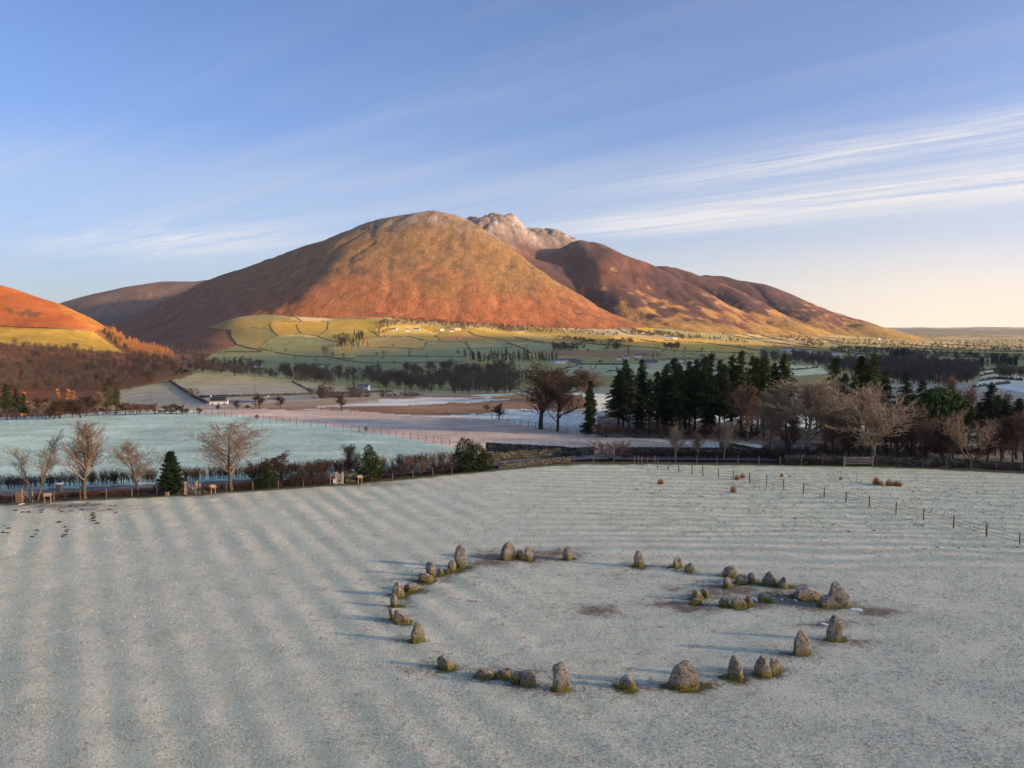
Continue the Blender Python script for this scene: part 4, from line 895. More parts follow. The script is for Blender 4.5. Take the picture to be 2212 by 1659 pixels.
def get(kind, seed, m):
    k = (kind, seed, m)
    if k not in BR:
        if kind in KIND: BR[k] = bare_meshes(kind + '_tree', KIND[kind](seed), 1, *MATS[m])
        elif kind == 'spruce': BR[k] = conifer_meshes('spruce', seed, M_BARKD, M_CONO if m == 'o' else M_CON, w=.20 + .014 * (seed % 4), z0=(.10, .26, .36, .3)[seed % 4], nb=135, size=.27, droop=.55, gap=.3, dens=3, whorls=24, clumps=20)
        elif kind == 'skirted': BR[k] = conifer_meshes('skirted_spruce', seed, M_BARKD, M_CON, w=.21, z0=.03, nb=130, gap=.1, dead=0)
        elif kind == 'yew': BR[k] = conifer_meshes('yew', seed, M_BARKD, M_YEW, h=6.0, w=.36, z0=.01, nb=300, clumps=9, size=.17, dens=6, droop=.12, gap=0, dead=0, whorls=60)
        elif kind == 'holly': BR[k] = leafy_meshes('holly', seed, M_BARKD, M_HOLLY, [(-.16, 0, .62, .27, .36), (.1, .05, .42, .34, .40), (.36, 0, .28, .26, .28), (-.3, .05, .3, .24, .3), (0, 0, .2, .42, .2)], .045, 3600)
        elif kind == 'hollytree': BR[k] = leafy_meshes('holly_tree', seed, M_BARKD, M_HOLLY, [(0, 0, .85, .10, .17), (.06, 0, .62, .20, .22), (-.1, 0, .42, .28, .24), (.16, 0, .36, .26, .22), (0, 0, .18, .34, .2)], .04, 2600)
        elif kind == 'pine': BR[k] = leafy_meshes('pine', seed, M_BARKD, M_PINE, [(-.32, 0, .74, .26, .16), (0, 0, .86, .32, .15), (.30, 0, .76, .30, .16), (.12, .1, .66, .3, .14), (-.12, -.1, .68, .3, .13), (.5, 0, .62, .2, .13)], .05, 4200)
    return BR[k]
def plant(name, kind, seed, m, px, pybase, pytop, width, label, cat, group=None, D=None, rz=None, z=None, flip=False):
    """stands at image column px with its foot at pybase (or at distance D); reaches pytop; width in sheet units"""
    if D is None: p = place(px, pybase)[0]
    else: p = ground(px, D)
    if z is not None: p[2] = z
    hgt = zat(px, pytop, p[1]) - p[2]
    (n1_, m1), (n2_, m2), wd = get(kind, seed, m)
    wid = width / FQ * p[1]
    o = empty(name, p - np.array((0, 0, .05)), label, cat, group, rz if rz is not None else 0)
    sxy = wid / wd if wd > 0 else hgt
    sxy = float(np.clip(sxy, .45 * hgt, 1.9 * hgt))
    o.scale = (sxy * (-1 if flip else 1), sxy, hgt)
    obj(n1_, m1, o); obj(n2_, m2, o)
    return o
# ------------------------------------------------------------------ timber, walls, gates along the near field
M_POST = simple('weathered_post', (.12, .09, .065), (.24, .18, .125), 3, .9)
M_OAK = simple('new_oak', (.26, .16, .085), (.36, .23, .125), 3, .8)
M_WIRE = simple('fence_wire', (.12, .12, .12), None)
M_PANEL = simple('board_face', (.30, .22, .14), (.42, .32, .2), 6, .6)
M_WHITE = simple('white_paint', (.78, .78, .76), (.7, .7, .68), 2, .7)
M_GREYG = simple('grey_gate_timber', (.20, .18, .17), (.34, .31, .28), 4, .9)
def wall_mat():
    m, t, b = mat('wall_stone'); g = nd(t, 'ShaderNodeNewGeometry'); n = noi(t, g.outputs['Position'], 2.2, 5, .6)
    c = ramp(t, g.outputs['Random Per Island'], [(0., (.03, .029, .023)), (.45, (.07, .066, .05)), (.8, (.125, .115, .085)), (1., (.22, .20, .155))])
    c = mixc(t, ramp(t, n, [(.48, 0.), (.66, .6)]), c, (.045, .046, .028))
    t.links.new(c, b.inputs[0]); bump(t, b, n, .6, .05); return m
M_WALL = wall_mat()
M_ICE = simple('puddle_ice', (.62, .64, .72), (.78, .79, .84), 2.0, .25, 3, 0, .5)
M_ROAD = simple('frosted_asphalt', (.15, .15, .16), (.22, .22, .23), .6, .8)
M_RUSH = simple('rush_stems', (.28, .135, .06), (.40, .22, .10), 2.0)
M_EARTH = simple('mole_earth', (.055, .043, .036), (.11, .085, .07), 4.0, 1, 4, .05)
def boxv(x0, x1, y0, y1, z0, z1, jit=0, r=None):
    v = np.array([(x, y, z) for z in (z0, z1) for y in (y0, y1) for x in (x0, x1)], float)
    if jit: v += r.uniform(-jit, jit, v.shape)
    f = np.array([(0, 2, 3, 1), (4, 5, 7, 6), (0, 1, 5, 4), (2, 6, 7, 3), (0, 4, 6, 2), (1, 3, 7, 5)])
    return v, f
def bar(p, q, w, h=None):
    p, q = np.array(p, float), np.array(q, float); d = q - p; L_ = np.linalg.norm(d); d /= L_
    ref = np.array((0, 0, 1.)) if abs(d[2]) < .9 else np.array((1., 0, 0))
    u = np.cross(d, ref); u /= np.linalg.norm(u); v = np.cross(u, d); h = h or w
    V = np.array([c + u * a * w / 2 + v * b * h / 2 for c in (p, q) for b in (-1, 1) for a in (-1, 1)])
    return V, np.array([(0, 1, 3, 2), (4, 6, 7, 5), (0, 4, 5, 1), (2, 3, 7, 6), (0, 2, 6, 4), (1, 5, 7, 3)])
def part(name, pieces, m, parent, smooth=False): return obj(name, mesh(name, *join(pieces), [m], smooth), parent)
def fence(name, pts, hts, label, rad=.055, wires=(.3, .6, .95), group=None, lean=.03, mpost=None, wr=.008):
    pts = [np.array(p) for p in pts]; o = empty(name, pts[0], label, 'fence', group); r = np.random.default_rng(len(pts))
    base = pts[0]; n = 7; a = np.arange(n) * 2 * np.pi / n
    hts = np.broadcast_to(hts, (len(pts),))
    pv, pf = prisms(np.array([(0, 0, -.25)]), np.array([(0, 0, 1.0)]), np.array([1.0]), np.array([.92]), n)
    pv2, pf2 = join([(pv, pf), (np.concatenate([pv[n:], [(0, 0, 1.0)]]), np.array([(i, (i + 1) % n, n) for i in range(n)]))])
    pm = mesh('fence_post', pv2, pf2, [mpost or M_POST], False)
    tops = []
    for p, h in zip(pts, hts):
        c = obj('post', pm, o, p - base); c.scale = (rad * r.uniform(.8, 1.2), rad * r.uniform(.8, 1.2), h * r.uniform(.93, 1.05))
        c.rotation_euler = (r.normal() * lean, r.normal() * lean, r.uniform(0, 6)); tops.append(h)
    P = np.array(pts) - base
    for w in wires:
        A = P[:-1] + np.array((0, 0, w)); B = P[1:] + np.array((0, 0, w))
        v, f = prisms(A, B, np.full(len(A), wr), np.full(len(A), wr), 3); obj('wire', mesh('wire', v, f, [M_WIRE]), o)
    return o
def along(pts, step):
    pts = np.array(pts, float); d = np.concatenate([[0], np.cumsum(np.linalg.norm(np.diff(pts[:, :2], axis=0), axis=1))])
    s = np.linspace(0, d[-1], max(2, int(round(d[-1] / step)) + 1))
    return np.stack([np.interp(s, d, pts[:, i]) for i in range(3)], -1)
def wall(name, pts, label, h=1.15, th=.55, sl=.34, rows=6, seed=1, group=None, m=None, cap=True):
    P = along(pts, .5); base = P[0].copy(); r = np.random.default_rng(seed); P = P - base
    core = []; st = []
    for a, b in zip(P[:-1], P[1:]):
        v, f = bar(a + np.array((0, 0, h * .44)), b + np.array((0, 0, h * .44)), th * .7, h * .88); core.append((v, f))
    o = obj(name, mesh(name, *join(core), [m or M_WALL], False), None, base); tag(o, label, 'wall', group)
    d = np.concatenate([[0], np.cumsum(np.linalg.norm(np.diff(P, axis=0), axis=1))]); T = d[-1]
    for k in range(rows):
        z0 = h * k / rows * .92; s = 0
        while s < T:
            w = sl * r.uniform(.55, 1.5); c = np.array([np.interp(s + w / 2, d, P[:, i]) for i in range(3)]); c2 = np.array([np.interp(min(s + w, T), d, P[:, i]) for i in range(3)])
            t = c2 - c; t[2] = 0; t /= max(np.linalg.norm(t), 1e-6); n_ = np.array((-t[1], t[0], 0))
            hw = th / 2 * (1.0 - .22 * k / rows) + r.uniform(-.03, .04)
            v, f = boxv(-w * .47, w * .47, -hw, hw, 0, h / rows * r.uniform(.8, 1.0), .022, r)
            st.append((c + v[:, :1] * t + v[:, 1:2] * n_ + np.array((0, 0, 1)) * (v[:, 2:3] + z0), f)); s += w
    if cap:
        s = 0
        while s < T:                                     # upright coping stones
            w = r.uniform(.10, .2); c = np.array([np.interp(s + w / 2, d, P[:, i]) for i in range(3)]); c2 = np.array([np.interp(min(s + .4, T), d, P[:, i]) for i in range(3)])
            t = c2 - c; t[2] = 0; t /= max(np.linalg.norm(t), 1e-6); n_ = np.array((-t[1], t[0], 0))
            v, f = boxv(-w * .45, w * .45, -th * .36, th * .36, 0, r.uniform(.14, .26), .02, r); v[:, 0] += v[:, 2] * .35
            st.append((c + v[:, :1] * t + v[:, 1:2] * n_ + np.array((0, 0, 1)) * (v[:, 2:3] + h * .9), f)); s += w * 1.25
    tag(obj('stones', mesh('wall_stones', *join(st), [m or M_WALL], False), o), kind='stuff')
    return o
def edge(px, off):                                     # a point on the field's far edge (column px), 'off' metres beyond it
    u = (px - CXQ) / FQ; y = 100.0
    for _ in range(12): y = float(ybnd(u * y))
    x = u * (y + off); return np.array((x, y + off, 0.0 if off < 1 else float(base_h(np.array([x]), np.array([y + off]))[0])))

# lane
LS = np.array([edge(p, 0) for p in np.arange(-500, 2700, 25)])
lv_, lf = [], []
for k, p in enumerate(LS):
    for o_ in (3.0, 4.1, 5.2, 6.2):
        lv_.append((p[0] * (p[1] + o_) / p[1], p[1] + o_, float(base_h(np.array([p[0]]), np.array([p[1] + o_]))[0]) + .05))
road = obj('road', mesh('road', lv_, grid_faces(len(LS), 4), [M_ROAD])); tag(road, kind='structure')

# fence across the right of the field
FA = [(73, 75), (93, 80), (124, 85), (181, 101), (240, 110), (298, 121), (371, 131), (433, 140), (519, 152), (600, 164), (692, 178), (785, 193), (880, 213), (990, 236), (1104, 262), (1224, 288), (1355, 315), (1502, 353), (1655, 390), (1821, 433), (2003, 483), (2188, 527), (2400, 590)]
fence('post_and_wire_fence', [gp(1350 + .3897 * a, 972 + .3897 * b) for a, b in FA], 1.2, 'wire fence on thin posts running down the right side of the stone circle field', .068, wr=.016)
FB = [(-545, 14), (-300, 30), (0, 58), (100, 68), (370, 100), (600, 128), (850, 150), (1060, 178), (1290, 215), (1480, 245), (1680, 278)]
fb = np.array([place(540 + K * a, 891 + K * b)[0] for a, b in FB])
fence('post_and_wire_fence', along(fb, 2.15), 1.15, 'long wire fence between the green frosted pasture and the pinkish field', .055)
FC = [place(px, py)[0] for px, py in ((640, 889), (730, 888), (817, 893), (900, 894), (1015, 897), (1060, 903), (1107, 914), (1157, 924), (1215, 936), (1290, 948))]
fence('post_and_wire_fence', along(FC, 2.6), 1.1, 'wire fence along the far edge of the pinkish field', .055)
for a, b, lab in ((-120, 15, 'roadside wire fence at the far left, left of the first gate'), (105, 385, 'roadside wire fence between the left gate and the gate beside the yew'), (424, 704, 'roadside wire fence between the yew gate and the pale gate'), (800, 1055, 'roadside wire fence right of the pale gate, ending at the big holly')):
    fence('post_and_wire_fence', along([edge(p, .15) for p in np.linspace(a, b, 12)], 2.9), 1.15, lab, .06)
fence('post_and_wire_fence', along([edge(p, .3) for p in np.linspace(1240, 1830, 14)], 2.9), 1.15, 'roadside wire fence in front of the hedge below the conifers', .06)
fence('post_and_wire_fence', along([edge(p, .3) for p in np.linspace(1900, 2330, 10)], 2.9), 1.15, 'roadside wire fence along the foot of the wood at the right', .06)

# drystone walls by the lane
wall('drystone_wall', [edge(p, .9) for p in (739, 755, 771)], 'short mossy drystone wall between the pale gate and an information board', 1.2, .5, seed=5)
wall('drystone_wall', [edge(1075, .5), edge(1150, .6), edge(1190, 1.2), edge(1232, 2.0)], 'low drystone wall at the crest of the field, near side of the lane', .6, .5, seed=6)
wall('drystone_wall', [edge(p, 8.3) for p in (1040, 1140, 1240, 1285)], 'drystone wall on the far side of the lane, right of the big holly', 1.0, .55, seed=7)
wall('drystone_wall', [place(px, py)[0] for px, py in ((1050, 974), (1120, 978), (1200, 982), (1262, 987))], 'drystone wall between the green pasture and the pinkish field', 1.25, .55, seed=8)
wall('drystone_wall', [edge(p, 6.8) for p in np.linspace(1330, 1660, 8)], 'long drystone wall behind the hedge below the conifers', 1.25, .55, sl=.4, seed=9)
wall('drystone_wall', [place(px, py)[0] for px, py in ((1560, 970), (1640, 986), (1700, 992))], 'drystone wall curving along the front of the conifer wood', 1.2, .55, sl=.4, seed=10)
wall('drystone_wall', [edge(p, 1.2) for p in np.linspace(1895, 2330, 10)], 'long low drystone wall at the foot of the wood at the right', 1.05, .6, sl=.4, seed=11)
wall('drystone_wall', [edge(p, 1.4) for p in np.linspace(1700, 1828, 5)], 'drystone wall left of the five-barred gate under the bare trees', 1.05, .6, sl=.4, seed=12)

# gates
def small_gate(px, w, lab, m, cross=True, mesh_=False):
    p = edge(px, .1); o = empty('gate', p, lab, 'gate')
    for s in (-1, 1): part('gate_post', [boxv(s * w / 2 - .08, s * w / 2 + .08, -.08, .08, -.2, 1.45)], m, o)
    for z in (.25, .5, .75, 1.0, 1.2): part('rail', [boxv(-w / 2 + .1, w / 2 - .1, -.03, .03, z - .05, z + .05)], m, o)
    for s in (-1, 1): part('stile', [boxv(s * (w / 2 - .15) - .05, s * (w / 2 - .15) + .05, -.036, .036, .15, 1.25)], m, o)
    if cross:
        part('brace', [bar((-w / 2 + .15, -.045, 1.15), (w / 2 - .15, -.045, .3), .07, .03)], m, o)
        part('brace', [bar((-w / 2 + .15, -.05, .75), (w / 2 - .15, -.05, 1.15), .06, .03)], m, o)
    return o
small_gate(46, 1.05, 'grey timber gate at the left end of the roadside fence', M_GREYG)
g2 = small_gate(404.5, 1.15, 'grey timber gate beside the dark yew', M_GREYG)
part('latch_plate', [boxv(.22, .34, -.09, -.06, .62, .74)], M_WHITE, g2)
small_gate(729.5, .8, 'pale timber gate with crossed braces at the end of the mossy wall', simple('pale_gate_timber', (.5, .38, .27), (.62, .5, .38), 4))
p = edge(1861, .2); o = empty('field_gate', p, 'wide five-barred timber gate under the bare trees at the right', 'gate')
for s in (-1, 1): part('gate_post', [boxv(s * 2.0 - .1, s * 2.0 + .1, -.1, .1, -.2, 1.35)], M_GREYG, o)
for z in (.3, .52, .74, .96, 1.16): part('rail', [boxv(-1.85, 1.85, -.03, .03, z - .05, z + .05)], M_GREYG, o)
for s in (-1, 1): part('stile', [boxv(s * 1.8 - .05, s * 1.8 + .05, -.038, .038, .2, 1.24)], M_GREYG, o)
part('brace', [bar((-1.75, -.05, .3), (0, -.05, 1.15), .08, .03)], M_GREYG, o); part('brace', [bar((1.75, -.05, .3), (0, -.06, 1.15), .08, .03)], M_GREYG, o)
p = edge(29, -.1); o = empty('timber_hurdle', p, 'ochre slatted timber hurdle left of the first gate', 'hurdle')
for s in (-.33, 0, .33): part('upright', [boxv(s - .045, s + .045, -.05, .05, -.2, 1.15 if s < .3 else 1.6)], M_OAK, o)
for z in (.15, .35, .55, .75, .95): part('slat', [boxv(-.38, .38, -.075, -.052, z - .06, z + .06)], M_OAK, o)
for px, lab in ((391, 'stout leaning timber post left of the yew gate'), (418, 'tall timber post right of the yew gate'), (424, 'shorter timber post with a strut, second right of the yew gate'), (57.5, 'dark timber post at the right of the left gate')):
    p = edge(px, -.05); o = empty('strainer_post', p, lab, 'post')
    r = np.random.default_rng(int(px)); v, f = prisms(np.array([(0, 0, -.2)]), np.array([(.05 if px == 391 else 0, 0, 1.5 if px != 424 else 1.25)]), np.array([.13]), np.array([.1]), 8)
    part('shaft', [(v, f), (np.concatenate([v[8:], [v[8:].mean(0)]]), np.array([(i, (i + 1) % 8, 8) for i in range(8)]))], M_OAK if px < 425 and px > 100 else M_POST, o)
    part('strut', [bar((.0, -.05, .85), (1.0 if px > 391 else -1.0, -.05, .05), .07)], M_POST, o)
def info_board(px, rz, lab):
    p = edge(px, -.9); o = empty('information_board', p, lab, 'sign', 'lectern boards along the field edge', rz)
    for s in (-.3, .3): part('leg', [boxv(s - .05, s + .05, -.05, .05, -.25, .85)], M_OAK, o)
    v, f = boxv(-.42, .42, -.26, .26, -.035, .035); R_ = math.radians(32); c_, s_ = math.cos(R_), math.sin(R_)
    q = v.copy(); q[:, 1] = v[:, 1] * c_ - v[:, 2] * s_; q[:, 2] = v[:, 1] * s_ + v[:, 2] * c_ + .9
    part('frame', [(q, f)], M_OAK, o)
    v, f = boxv(-.37, .37, -.22, .22, .036, .046); q = v.copy(); q[:, 1] = v[:, 1] * c_ - v[:, 2] * s_; q[:, 2] = v[:, 1] * s_ + v[:, 2] * c_ + .9
    part('panel', [(q, f)], M_PANEL, o)
    return o
info_board(91, math.radians(20), 'new oak lectern board right of the left gate')
info_board(453, math.radians(65), 'new oak lectern board right of the yew gate')
info_board(774, math.radians(55), 'new oak lectern board at the right end of the mossy wall')
p = edge(715, -.2); o = empty('notice_post', p, 'timber frame with a small white notice left of the pale gate', 'sign')
for s in (-.28, .28): part('leg', [boxv(s - .06, s + .06, -.06, .06, -.2, 1.15)], M_OAK, o)
part('rail', [boxv(-.36, .36, -.08, .08, 1.05, 1.2)], M_OAK, o); part('notice', [boxv(.05, .38, -.12, -.09, .2, .72)], M_WHITE, o)
p = edge(353, -.5); tag(obj('boundary_stone', mesh('boundary_stone', *join([boxv(-.16, .16, -.14, .14, -.1, .5, .05, np.random.default_rng(2))]), [simple('brown_stone', (.3, .17, .11), (.22, .13, .09), 4)], False), None, p), 'small reddish stub of stone in the grass at the foot of the yew', 'stone')
p = edge(118, 4.6); o = empty('litter_bin', p, 'dark bin with a pale lid on the lane behind the left trees', 'bin'); part('body', [boxv(-.28, .28, -.28, .28, 0, 1.0, .01, np.random.default_rng(1))], M_WIRE, o); part('lid', [boxv(-.32, .32, -.32, .32, 1.0, 1.09)], M_WHITE, o)

# frozen puddles
def puddle(px, py, rx, ry, lab, z=.035):
    r = np.random.default_rng(int(px)); p = gp(px, py); a = np.linspace(0, 2 * np.pi, 22, endpoint=False)
    k = 1 + .28 * np.sin(a * 2 + r.uniform(0, 6)) + .18 * np.sin(a * 3 + r.uniform(0, 6)); sx_ = rx / FQ * p[1]; sy_ = ry / FQ * p[1] ** 2 / H
    top = np.stack([np.cos(a) * k * sx_, np.sin(a) * k * sy_, np.full(22, .03)], -1); bot = top - np.array((0, 0, .05))
    q = np.arange(22); v = np.concatenate([top, bot, [(0, 0, .03)]])
    f = [np.stack([q, 22 + q, 22 + (q + 1) % 22, (q + 1) % 22], -1), np.stack([q, (q + 1) % 22, np.full(22, 44)], -1)]
    zz = float(GZ[np.unravel_index(np.argmin((GX - p[0]) ** 2 + (GY - p[1]) ** 2), GX.shape)])
    tag(obj('frozen_puddle', mesh('frozen_puddle', v, f, [M_ICE], False), None, (p[0], p[1], zz + .02)), lab, 'puddle', 'ice puddles among the stones')
puddle(1632.5, 1295.5, 6, 3.2, 'icy puddle between the slim upright stone and the blocky stone')
puddle(1689, 1296, 2.6, 1.2, 'tiny icy puddle on the bare earth left of the flat slab')
puddle(1719, 1298.5, 4, 1.6, 'small icy puddle at the left edge of the large flat slab')
puddle(1852, 1321, 10, 3.2, 'white icy puddle at the right foot of the biggest stone')
puddle(1782, 1352, 6, 2.6, 'dull icy puddle left of the tall split-faced stone')
puddle(733, 1043.5, 5, 1.1, 'icy puddle in front of the pale gate')
puddle(46, 1089, 5, 1.2, 'icy puddle in front of the left gate')

# molehills
r = np.random.default_rng(21); na = 12
def hill_mesh(s):
    q = np.random.default_rng(s); v = [(0, 0, .2)]; f = []
    for k, (R_, z) in enumerate(((.12, .18), (.24, .10), (.36, -.04))):
        for i in range(na): v.append((R_ * math.cos(i * 2 * math.pi / na) * q.uniform(.8, 1.25), R_ * math.sin(i * 2 * math.pi / na) * q.uniform(.8, 1.25), z + q.uniform(-.03, .03)))
    t = [(0, 1 + i, 1 + (i + 1) % na) for i in range(na)]
    f = [(1 + k * na + i, 1 + (k + 1) * na + i, 1 + (k + 1) * na + (i + 1) % na, 1 + k * na + (i + 1) % na) for k in range(2) for i in range(na)]
    return mesh('molehill', np.array(v), [np.array(t), np.array(f)], [M_EARTH])
HM = [hill_mesh(s) for s in range(4)]
def fz_at(x, y): return float(GZ[np.unravel_index(np.argmin((GX - x) ** 2 + (GY - y) ** 2), GX.shape)])
ZL = lambda a, b: (.25635 * a, 891 + .25635 * b); ZM = lambda a, b: (1350 + .3897 * a, 972 + .3897 * b)
LH = [(735, 765), (710, 792), (190, 848), (240, 846), (365, 825), (350, 850), (345, 832), (500, 823), (560, 850), (520, 842), (600, 835), (690, 825), (780, 850), (785, 865), (795, 878), (785, 892), (790, 910), (820, 930), (930, 790), (970, 790), (925, 822), (975, 845), (500, 923), (550, 960), (565, 985), (560, 1000), (545, 1025), (525, 1040), (310, 990), (300, 1020), (270, 1040), (70, 975), (40, 955), (65, 1012), (25, 1010), (130, 830), (590, 795), (640, 800)]
RHL = [(70, 216), (430, 208), (430, 257), (548, 328), (942, 378), (1220, 368), (1240, 456), (1270, 453), (1380, 450), (1460, 450), (1645, 422), (1855, 420), (1590, 552), (1660, 555), (1735, 546), (1850, 547), (1940, 547), (1990, 540), (2175, 543), (1680, 238), (1720, 258), (1600, 228), (330, 238), (245, 242), (520, 402)]
O1 = ['first', 'second', 'third', 'fourth', 'fifth', 'sixth', 'seventh', 'eighth', 'ninth', 'tenth', 'eleventh', 'twelfth', 'thirteenth', 'fourteenth', 'fifteenth', 'sixteenth', 'seventeenth', 'eighteenth', 'nineteenth']
ORD = O1 + ['twentieth'] + ['twenty-' + o for o in O1[:9]] + ['thirtieth'] + ['thirty-' + o for o in O1[:9]]
for L_, fn, lab, grp in ((LH, ZL, '%s molehill from the left in the dark scatter near the left gate', 'molehills at the left'), (RHL, ZM, '%s molehill from the left on the right half of the field', 'molehills at the right')):
    for i, (a, b) in enumerate(sorted(L_)):
        p = gp(*fn(a, b)); o = obj('molehill', HM[i % 4], None, (p[0], p[1], fz_at(p[0], p[1]) - .01)); s = r.uniform(.4, .85) * (.75 if fn is ZM else 1)
        o.scale = (s, s, s * r.uniform(.55, .9)); o.rotation_euler[2] = r.uniform(0, 6); tag(o, lab % ORD[i], 'molehill', grp)

# rush tufts
def tuft_mesh(seed, n=220):
    q = np.random.default_rng(seed); a = q.uniform(0, 6.28, n); R_ = q.uniform(0, .3, n); t = q.uniform(.1, .75, n)
    P0 = np.stack([np.cos(a) * R_, np.sin(a) * R_, np.full(n, -.03)], -1); P1 = P0 + np.stack([np.cos(a) * t * .22, np.sin(a) * t * .22, (1.05 - R_ * 1.6) * q.uniform(.3, 1.0, n)], -1)
    return mesh('rush_tuft', *prisms(P0, P1, np.full(n, .014), np.full(n, .004), 3), [M_RUSH])
TM = [tuft_mesh(s) for s in range(3)]
for i, (a, b, s, lab) in enumerate([(199, 185, 1.0, 'rust-brown rush tuft alone left of the wire fence'), (600, 232, .95, 'rust-brown rush tuft alone below the wire fence'), (622, 160, .9, 'left tuft of the rush pair above the wire fence'), (652, 152, .8, 'right tuft of the rush pair above the wire fence'), (868, 146, .6, 'small pale rush tuft in the far right field, left of the others'), (914, 150, .4, 'tiny rush tuft beside the small pale one'), (1196, 165, .55, 'small rush tuft midway across the far right field'),
    (1393, 190, 1.15, 'tall left tuft of the large rush clump at the right'), (1418, 196, .8, 'low right tuft of the large rush clump at the right'), (1466, 197, 1.1, 'left tuft of the rightmost rush clump'), (1500, 198, .8, 'middle tuft of the rightmost rush clump'), (1520, 199, .85, 'right tuft of the rightmost rush clump')]):
    p = gp(*ZM(a, b)); o = obj('rush_tuft', TM[i % 3], None, (p[0], p[1], fz_at(p[0], p[1]))); o.scale = (s * 1.15, s * 1.15, s * .95); o.rotation_euler[2] = i; tag(o, lab, 'rush', 'rush tufts in the field')
# scrap of pale bark and two pebbles inside the circle
M_PALE = simple('pale_splinters', (.62, .55, .48), (.72, .68, .62), 8)
p = gp(1026, 1297); q = np.random.default_rng(4); tag(obj('bark_scrap', mesh('bark_scrap', *join([bar((q.uniform(-.4, .4), q.uniform(-.3, .3), .06), (q.uniform(-.4, .4), q.uniform(-.3, .3), .1), .05) for _ in range(9)]), [M_PALE], False), None, (p[0], p[1], fz_at(p[0], p[1]))), 'scatter of pale splinters on the grass at the left inside the circle', 'debris')

# ------------------------------------------------------------------ hedges
def hedge(name, P, h, th, label, m, seed=1, step=.115, group=None):
    r = np.random.default_rng(seed); P = along(P, .5); base = P[0].copy(); P = P - base
    d = np.concatenate([[0], np.cumsum(np.linalg.norm(np.diff(P, axis=0), axis=1))]); n = int(d[-1] / step)
    A, B, RA, RB = [], [], [], []
    for i in range(n):
        s = r.uniform(0, d[-1]); c = np.array([np.interp(s, d, P[:, k]) for k in range(3)]); c[:2] += r.uniform(-th / 2, th / 2, 2)
        hh = h * (.86 + .18 * float(fbm(np.array([s / 3.0 + seed]), np.array([0.5]), 2)[0])) * r.uniform(.9, 1.03)
        p = c; q = c + np.array((r.normal() * .12, r.normal() * .12, hh * r.uniform(.35, .6)))
        A.append(p); B.append(q); RA.append(.035); RB.append(.022)
        for _ in range(9):
            t = r.uniform(.3, 1); a = p + (q - p) * t; b = a + np.array((r.normal() * .35, r.normal() * .35, r.uniform(.1, .6) * hh)); b[2] = min(b[2], c[2] + hh)
            A.append(a); B.append(b); RA.append(.016); RB.append(.01)
            for _ in range(4):
                t2 = r.uniform(.2, 1); a2 = a + (b - a) * t2; b2 = a2 + r.normal(size=3) * .17 + np.array((0, 0, .08)); b2[2] = min(b2[2], c[2] + hh * 1.02)
                A.append(a2); B.append(b2); RA.append(.011); RB.append(.007)
    v, f = prisms(np.array(A), np.array(B), np.array(RA), np.array(RB), 3)
    return tag(obj(name, mesh(name, v, f, [m]), None, base), label, 'hedge', group)
hedge('hedge', [edge(p, 8.3) for p in np.linspace(-160, 330, 10)], 2.0, .8, 'clipped bare hedge on the far side of the lane, left of the yew', M_TWIGH, 1)
hedge('hedge', [edge(p, 8.3) for p in np.linspace(385, 720, 8)], 2.15, .9, 'clipped bare hedge on the far side of the lane, right of the yew', M_TWIGH, 2)
hedge('hedge', [edge(p, 8.3) for p in np.linspace(725, 985, 6)], 2.1, .9, 'red-brown hedge on the far side of the lane, left of the big holly', M_TWIGR, 3)
hedge('hedge', [edge(p, 4.8) for p in np.linspace(1350, 1690, 8)], 1.15, .8, 'low bare hedge below the conifers on the right', M_TWIGH, 4)
hedge('bramble_bank', [edge(p, 1.4) for p in np.linspace(-120, 330, 9)], .75, 1.0, 'low brown bramble bank behind the roadside fence on the left', simple('bramble', (.16, .075, .04), (.10, .07, .05), 1), 5)
hedge('bramble_bank', [edge(p, 1.4) for p in np.linspace(430, 710, 6)], .8, 1.0, 'low brown bramble bank behind the fence, left of the pale gate', bpy.data.materials['bramble'], 6)
hedge('bramble_bank', [edge(p, 1.4) for p in np.linspace(1690, 2300, 10)], .9, 1.2, 'low brown undergrowth along the wall under the trees at the right', M_TWIGH, 7)

# ------------------------------------------------------------------ trees along the lane
GL = 'trees along the lane'
def lane(name, kind, seed, m, px, off, pytop, width, label, cat, group=GL, rz=0, flip=False):
    p = edge(px, off); return plant(name, kind, seed, m, px, None, pytop, width, label, cat, group, D=p[1], rz=rz, z=p[2], flip=flip)
lane('bare_tree', 'multi', 1, 'n', 66, .8, 930, 108, 'bare tree with a forked trunk behind the left gate', 'tree')
lane('bare_tree', 'up', 2, 'n', 171, .6, 897, 100, 'tall upright bare tree, second of the row from the left', 'tree')
lane('bare_tree', 'spread', 3, 'n', 289, 1.2, 945, 96, 'smaller spreading bare tree left of the yew', 'tree')
lane('yew_tree', 'yew', 4, 'd', 362, .9, 974, 66, 'dark conical yew beside the middle gate', 'tree')
lane('bare_tree', 'spread', 5, 'n', 492, 1.0, 905, 145, 'broad spreading bare tree right of the yew gate', 'tree')
lane('holly_bush', 'hollytree', 6, 'd', 568, 1.0, 996, 58, 'dark holly bush right of the broad bare tree', 'bush')
lane('hawthorn_tree', 'thorn', 7, 'h', 602, 4.0, 972, 66, 'dark bare hawthorn with a round crown behind the holly bush', 'tree')
lane('hawthorn_shrub', 'shrub', 8, 'h', 545, 3.5, 985, 50, 'thin bare shrub between the broad bare tree and the holly bush', 'shrub')
lane('hawthorn_shrub', 'shrub', 9, 'h', 682, 1.5, 989, 60, 'brown bare shrub left of the pale gate', 'shrub')
lane('bare_tree', 'up', 10, 'd', 755, 3.0, 955, 52, 'slim dark bare tree behind the mossy wall', 'tree')
lane('hawthorn_shrub', 'shrub', 11, 'h', 735, 4.2, 985, 40, 'small dark shrub at the left foot of the slim dark tree', 'shrub')
